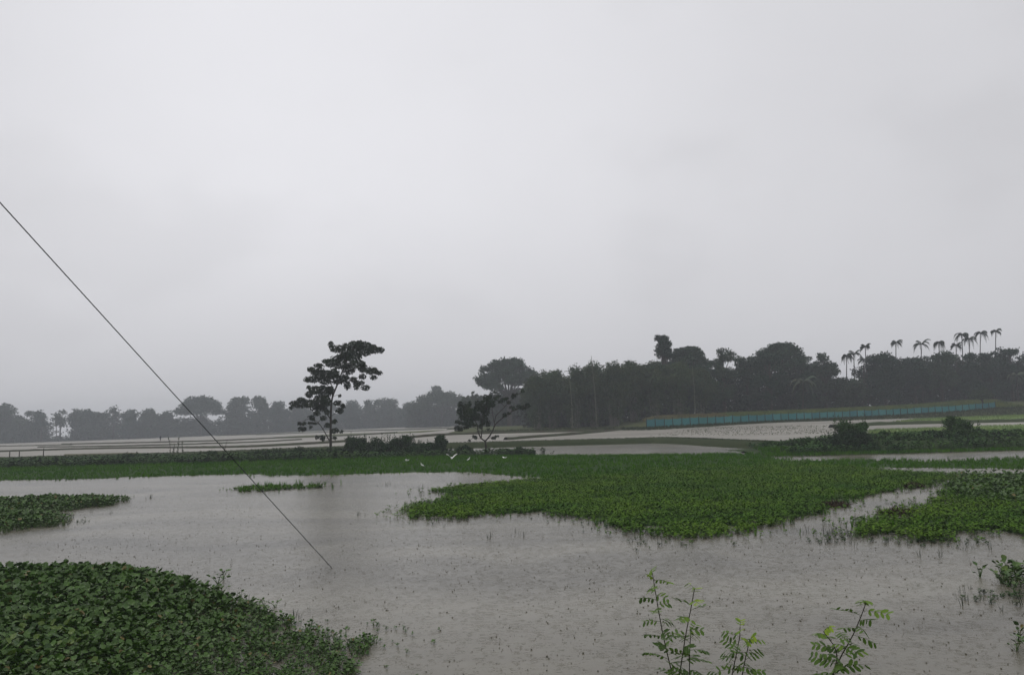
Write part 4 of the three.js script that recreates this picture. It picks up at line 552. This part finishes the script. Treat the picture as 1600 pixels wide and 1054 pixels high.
// ------------------------------------------------------------------ the distant person on a bund
{
  const p = ground(250, 691.2), g = group('person', p.x, p.y + 0.36, p.z); g.rotation.y = 0.6; tag(g, 'tiny distant person in dark clothes standing on a far bund', 'person');
  const J = { pel: [0, 0.92, 0], chest: [0, 1.28, 0.02], neck: [0, 1.46, 0.02], head: [0, 1.6, 0.04], shL: [-0.18, 1.4, 0], shR: [0.18, 1.4, 0], elL: [-0.25, 1.13, -0.02], elR: [0.26, 1.13, 0], haL: [-0.24, 0.88, 0.08], haR: [0.25, 0.9, 0.1], hiL: [-0.09, 0.9, 0], hiR: [0.09, 0.9, 0], knL: [-0.1, 0.48, 0.05], knR: [0.11, 0.48, -0.02], anL: [-0.1, 0.08, 0.08], anR: [0.12, 0.08, -0.1], toL: [-0.1, 0.04, 0.24], toR: [0.13, 0.04, 0.06] };
  const B = [['pel', 'chest', 0.14, 0.16], ['chest', 'neck', 0.13, 0.06], ['neck', 'head', 0.055, 0.1], ['shL', 'shR', 0.075, 0.075], ['shL', 'elL', 0.055, 0.045], ['shR', 'elR', 0.055, 0.045], ['elL', 'haL', 0.043, 0.035], ['elR', 'haR', 0.043, 0.035], ['hiL', 'knL', 0.095, 0.062], ['hiR', 'knR', 0.095, 0.062], ['knL', 'anL', 0.06, 0.042], ['knR', 'anR', 0.06, 0.042], ['anL', 'toL', 0.045, 0.032], ['anR', 'toR', 0.045, 0.032]];
  const N = 56, mc = new MarchingCubes(N, new THREE.MeshBasicMaterial(), false, false, 40000), S = 0.95, cy = 0.86; mc.isolation = 0;
  for (let k = 0; k < N; k++) for (let j = 0; j < N; j++) for (let i = 0; i < N; i++) {
    const x = (i - N / 2) / (N / 2) * S, y = (j - N / 2) / (N / 2) * S + cy, z = (k - N / 2) / (N / 2) * S; let d = 9;
    for (const [a, b, r0, r1] of B) { const A = J[a], C = J[b], e = [C[0] - A[0], C[1] - A[1], C[2] - A[2]], q = [x - A[0], y - A[1], z - A[2]], t = clamp((q[0] * e[0] + q[1] * e[1] + q[2] * e[2]) / (e[0] * e[0] + e[1] * e[1] + e[2] * e[2])), dd = Math.hypot(q[0] - e[0] * t, q[1] - e[1] * t, q[2] - e[2] * t) - lerp(r0, r1, t), h = Math.max(0.03 - Math.abs(d - dd), 0) / 0.03; d = Math.min(d, dd) - h * h * 0.0075; }
    mc.field[k * N * N + j * N + i] = -d;
  }
  mc.update(); const n = mc.count, bp = new Float32Array(mc.positionArray.slice(0, n * 3)), colr = new Float32Array(n * 3);
  for (let i = 0; i < n; i++) { bp[i * 3] *= S; bp[i * 3 + 1] = bp[i * 3 + 1] * S + cy; bp[i * 3 + 2] *= S; const y = bp[i * 3 + 1], skin = y > 1.49 || y < 0.45 || (Math.abs(bp[i * 3]) > 0.2 && y < 1.15), c = skin ? [0.12, 0.07, 0.045] : y > 0.95 ? [0.03, 0.035, 0.05] : [0.045, 0.04, 0.045]; colr.set(c, i * 3); }
  const bg = new THREE.BufferGeometry(); bg.setAttribute('position', new THREE.BufferAttribute(bp, 3)); bg.setAttribute('color', new THREE.BufferAttribute(colr, 3)); bg.computeVertexNormals(); mesh('body', bg, foliage, g);
  const hair = new THREE.SphereGeometry(0.112, 12, 8, 0, 6.2832, 0, 1.7); hair.translate(0, 1.625, 0.025); mesh('hair', hair, M([0.012, 0.011, 0.01]), g);
}
// ------------------------------------------------------------------ slanting stay wire
{
  const a = ground(524, 893.5, -0.15, true), b = at(0, 317, 13.5), far = b.clone().lerp(a, -0.75), r = 0.0095, g = group('stay_wire', a.x, 0, a.z), o = g.position; tag(g, 'thin dark stay wire slanting from the upper left down into the pond', 'wire');
  const strands = []; const dir = far.clone().sub(a), len = dir.length(); dir.normalize(); const s1 = new THREE.Vector3().crossVectors(dir, UP).normalize(), s2 = new THREE.Vector3().crossVectors(dir, s1);
  const n = 260; for (let k = 0; k < 3; k++) { const pts = []; for (let i = 0; i <= n; i++) { const t = i / n, w = t * len / 0.35 * 6.2832 + k * 2.0944; pts.push(a.clone().lerp(far, t).addScaledVector(s1, Math.cos(w) * r * 0.45).addScaledVector(s2, Math.sin(w) * r * 0.45).sub(o)); } strands.push(tube(pts, r * 0.75, r * 0.75, 4, 260 * 2)); }
  mesh('cable', mergeGeometries(strands), M([0.035, 0.036, 0.038], { roughness: 0.55, metalness: 0.3 }), g);
}
// ------------------------------------------------------------------ saplings on the embankment, lower right
const leafletGeo = (() => { const pos = [], idx = []; const rows = [[0, 0.12], [0.25, 0.4], [0.6, 0.46], [0.88, 0.28], [1, 0.02]]; rows.forEach(([t, w]) => { pos.push(-w * 0.5, 0.06 * w, t, 0, -0.02, t, w * 0.5, 0.06 * w, t); }); for (let i = 0; i < 4; i++) for (let r = 0; r < 2; r++) { const a = i * 3 + r; idx.push(a, a + 1, a + 4, a, a + 4, a + 3); } return geoFrom(pos, idx); })();
const leafCols = [[0.055, 0.1, 0.026], [0.08, 0.145, 0.028], [0.12, 0.2, 0.03], [0.21, 0.3, 0.035]].map((c) => new THREE.MeshPhysicalMaterial({ color: new THREE.Color().setRGB(c[0] * 1.35, c[1] * 1.35, c[2] * 1.2), roughness: 0.7, specularIntensity: 0.3, transmission: 0.4, thickness: 0, side: THREE.DoubleSide })), stemMat = M([0.035, 0.032, 0.02]), rachisMat = M([0.07, 0.085, 0.03]);
function sapling(label, d, stems, seed, leafLen, pairs, stepM) {
  const R = rng(seed), st = stems.map((l) => l.map(([x, y]) => at(x, y, d))), f = st[0][0], dirDown = st[0][0].clone().sub(st[0][1]).normalize();
  const gy = (q) => 2.4 - Math.max(0, -q.z - 1.5) * 0.31, base = f.clone().addScaledVector(dirDown, (f.y - gy(f)) / -dirDown.y); base.y = gy(base) - 0.03; const g = group('sapling', base.x, base.y, base.z); tag(g, label, 'sapling', 'saplings at the lower right');
  st.forEach((pts, si) => {
    const root = si ? base.clone().lerp(st[0][0], 0.35) : base, path = [root, ...pts].map((p) => p.clone().sub(g.position)); mesh('stem', tube(path, 0.0085 - si * 0.001, 0.0028, 6, 24), stemMat, g);
    const cv = new THREE.CatmullRomCurve3(path, false, 'centripetal'), L = cv.getLength(), t0 = 1 - pts[0].distanceTo(pts[pts.length - 1]) * 1.06 / L, n = Math.round(L * (1 - t0) / stepM); let az = R() * 6.28;
    for (let i = 0; i <= n; i++) {
      const t = clamp(lerp(t0, 1, i / n) + (R() - 0.5) * 0.01), o = cv.getPointAt(t); az += 2.399 + (R() - 0.5) * 0.8; const top = i / n, len = leafLen * (i > n - 2 ? 0.55 : 1) * (0.65 + 0.6 * R()) * (1 - 0.25 * top), el = (i > n - 2 ? 0.75 : 0.25) + 0.45 * (R() - 0.4), leaf = new THREE.Group();
      const pts2 = [], droop = 0.2 + 0.35 * R(); for (let k = 0; k <= 5; k++) { const q = k / 5; pts2.push(new THREE.Vector3(0, len * (Math.sin(el) * q - droop * q * q * 0.6), len * Math.cos(el) * q)); }
      const lm = new THREE.Mesh(tube(pts2, 0.0016, 0.0008, 4, 5), rachisMat); lm.name = 'leaf'; lm.position.copy(o); lm.rotation.set((R() - 0.5) * 0.3, az, (R() - 0.5) * 1.7, 'YXZ'); lm.castShadow = lm.receiveShadow = true; g.add(lm);
      const rc = new THREE.CatmullRomCurve3(pts2), ci = top > 0.86 ? (R() < 0.65 ? 3 : 2) : top > 0.6 ? (R() < 0.35 ? 2 : 1) : (R() < 0.15 ? 2 : R() < 0.55 ? 1 : 0), np = Math.max(3, Math.round(pairs * len / leafLen)), fold = R() * 0.8 - 0.1;
      for (let k = 0; k < np; k++) for (const s of [-1, 1]) { if (R() < 0.05) continue; const q = 0.22 + 0.78 * k / (np - 0.5), pp = rc.getPoint(Math.min(1, q)), lf = new THREE.Mesh(leafletGeo, leafCols[Math.max(0, ci - (R() < 0.2 ? 1 : 0))]), sz = leafLen * 0.27 * (0.75 + 0.4 * R()) * (1 - 0.25 * Math.abs(q - 0.6)); lf.name = 'leaflet'; lf.position.copy(pp); lf.rotation.set(fold * 0.9 + (R() - 0.5) * 0.3 + el * -0.2, s * (1.05 + 0.25 * (R() - 0.5)), (R() - 0.5) * 0.6, 'YXZ'); lf.scale.setScalar(sz); lf.castShadow = lf.receiveShadow = true; lm.add(lf); }
    }
  });
  return g;
}
const Z8 = (l) => l.map(([u, v]) => [980 + u / 6.058, 880 + v / 6.058]), Z6 = (l) => l.map(([u, v]) => [950 + u / 2.4615, 840 + v / 2.4615]);
sapling('leftmost and tallest slim sapling at the lower edge', 5.7, [Z8([[440, 1100], [350, 720], [290, 400], [240, 90]])], 51, 0.18, 5, 0.031);
sapling('two-stemmed sapling with bright yellow-green tips right of the tallest one', 5.5, [Z8([[490, 1100], [560, 650], [600, 450], [640, 230]]), Z8([[582, 1100], [592, 850], [604, 640]])], 55, 0.185, 5, 0.04);
sapling('short two-stemmed sapling in the middle, left of the oval-leaved one', 5.6, [Z8([[985, 1100], [1040, 830], [1075, 630], [1070, 600]]), Z8([[1080, 1100], [1120, 900], [1165, 715]])], 52, 0.175, 5, 0.03);
sapling('right sapling with larger oval leaflets leaning to the right', 5.2, [Z6([[845, 575], [900, 450], [940, 380], [975, 300], [995, 245]]), Z6([[850, 570], [880, 440], [830, 360]])], 53, 0.2, 5, 0.032);

scene.updateMatrixWorld(true);
renderer.render(scene, camera);
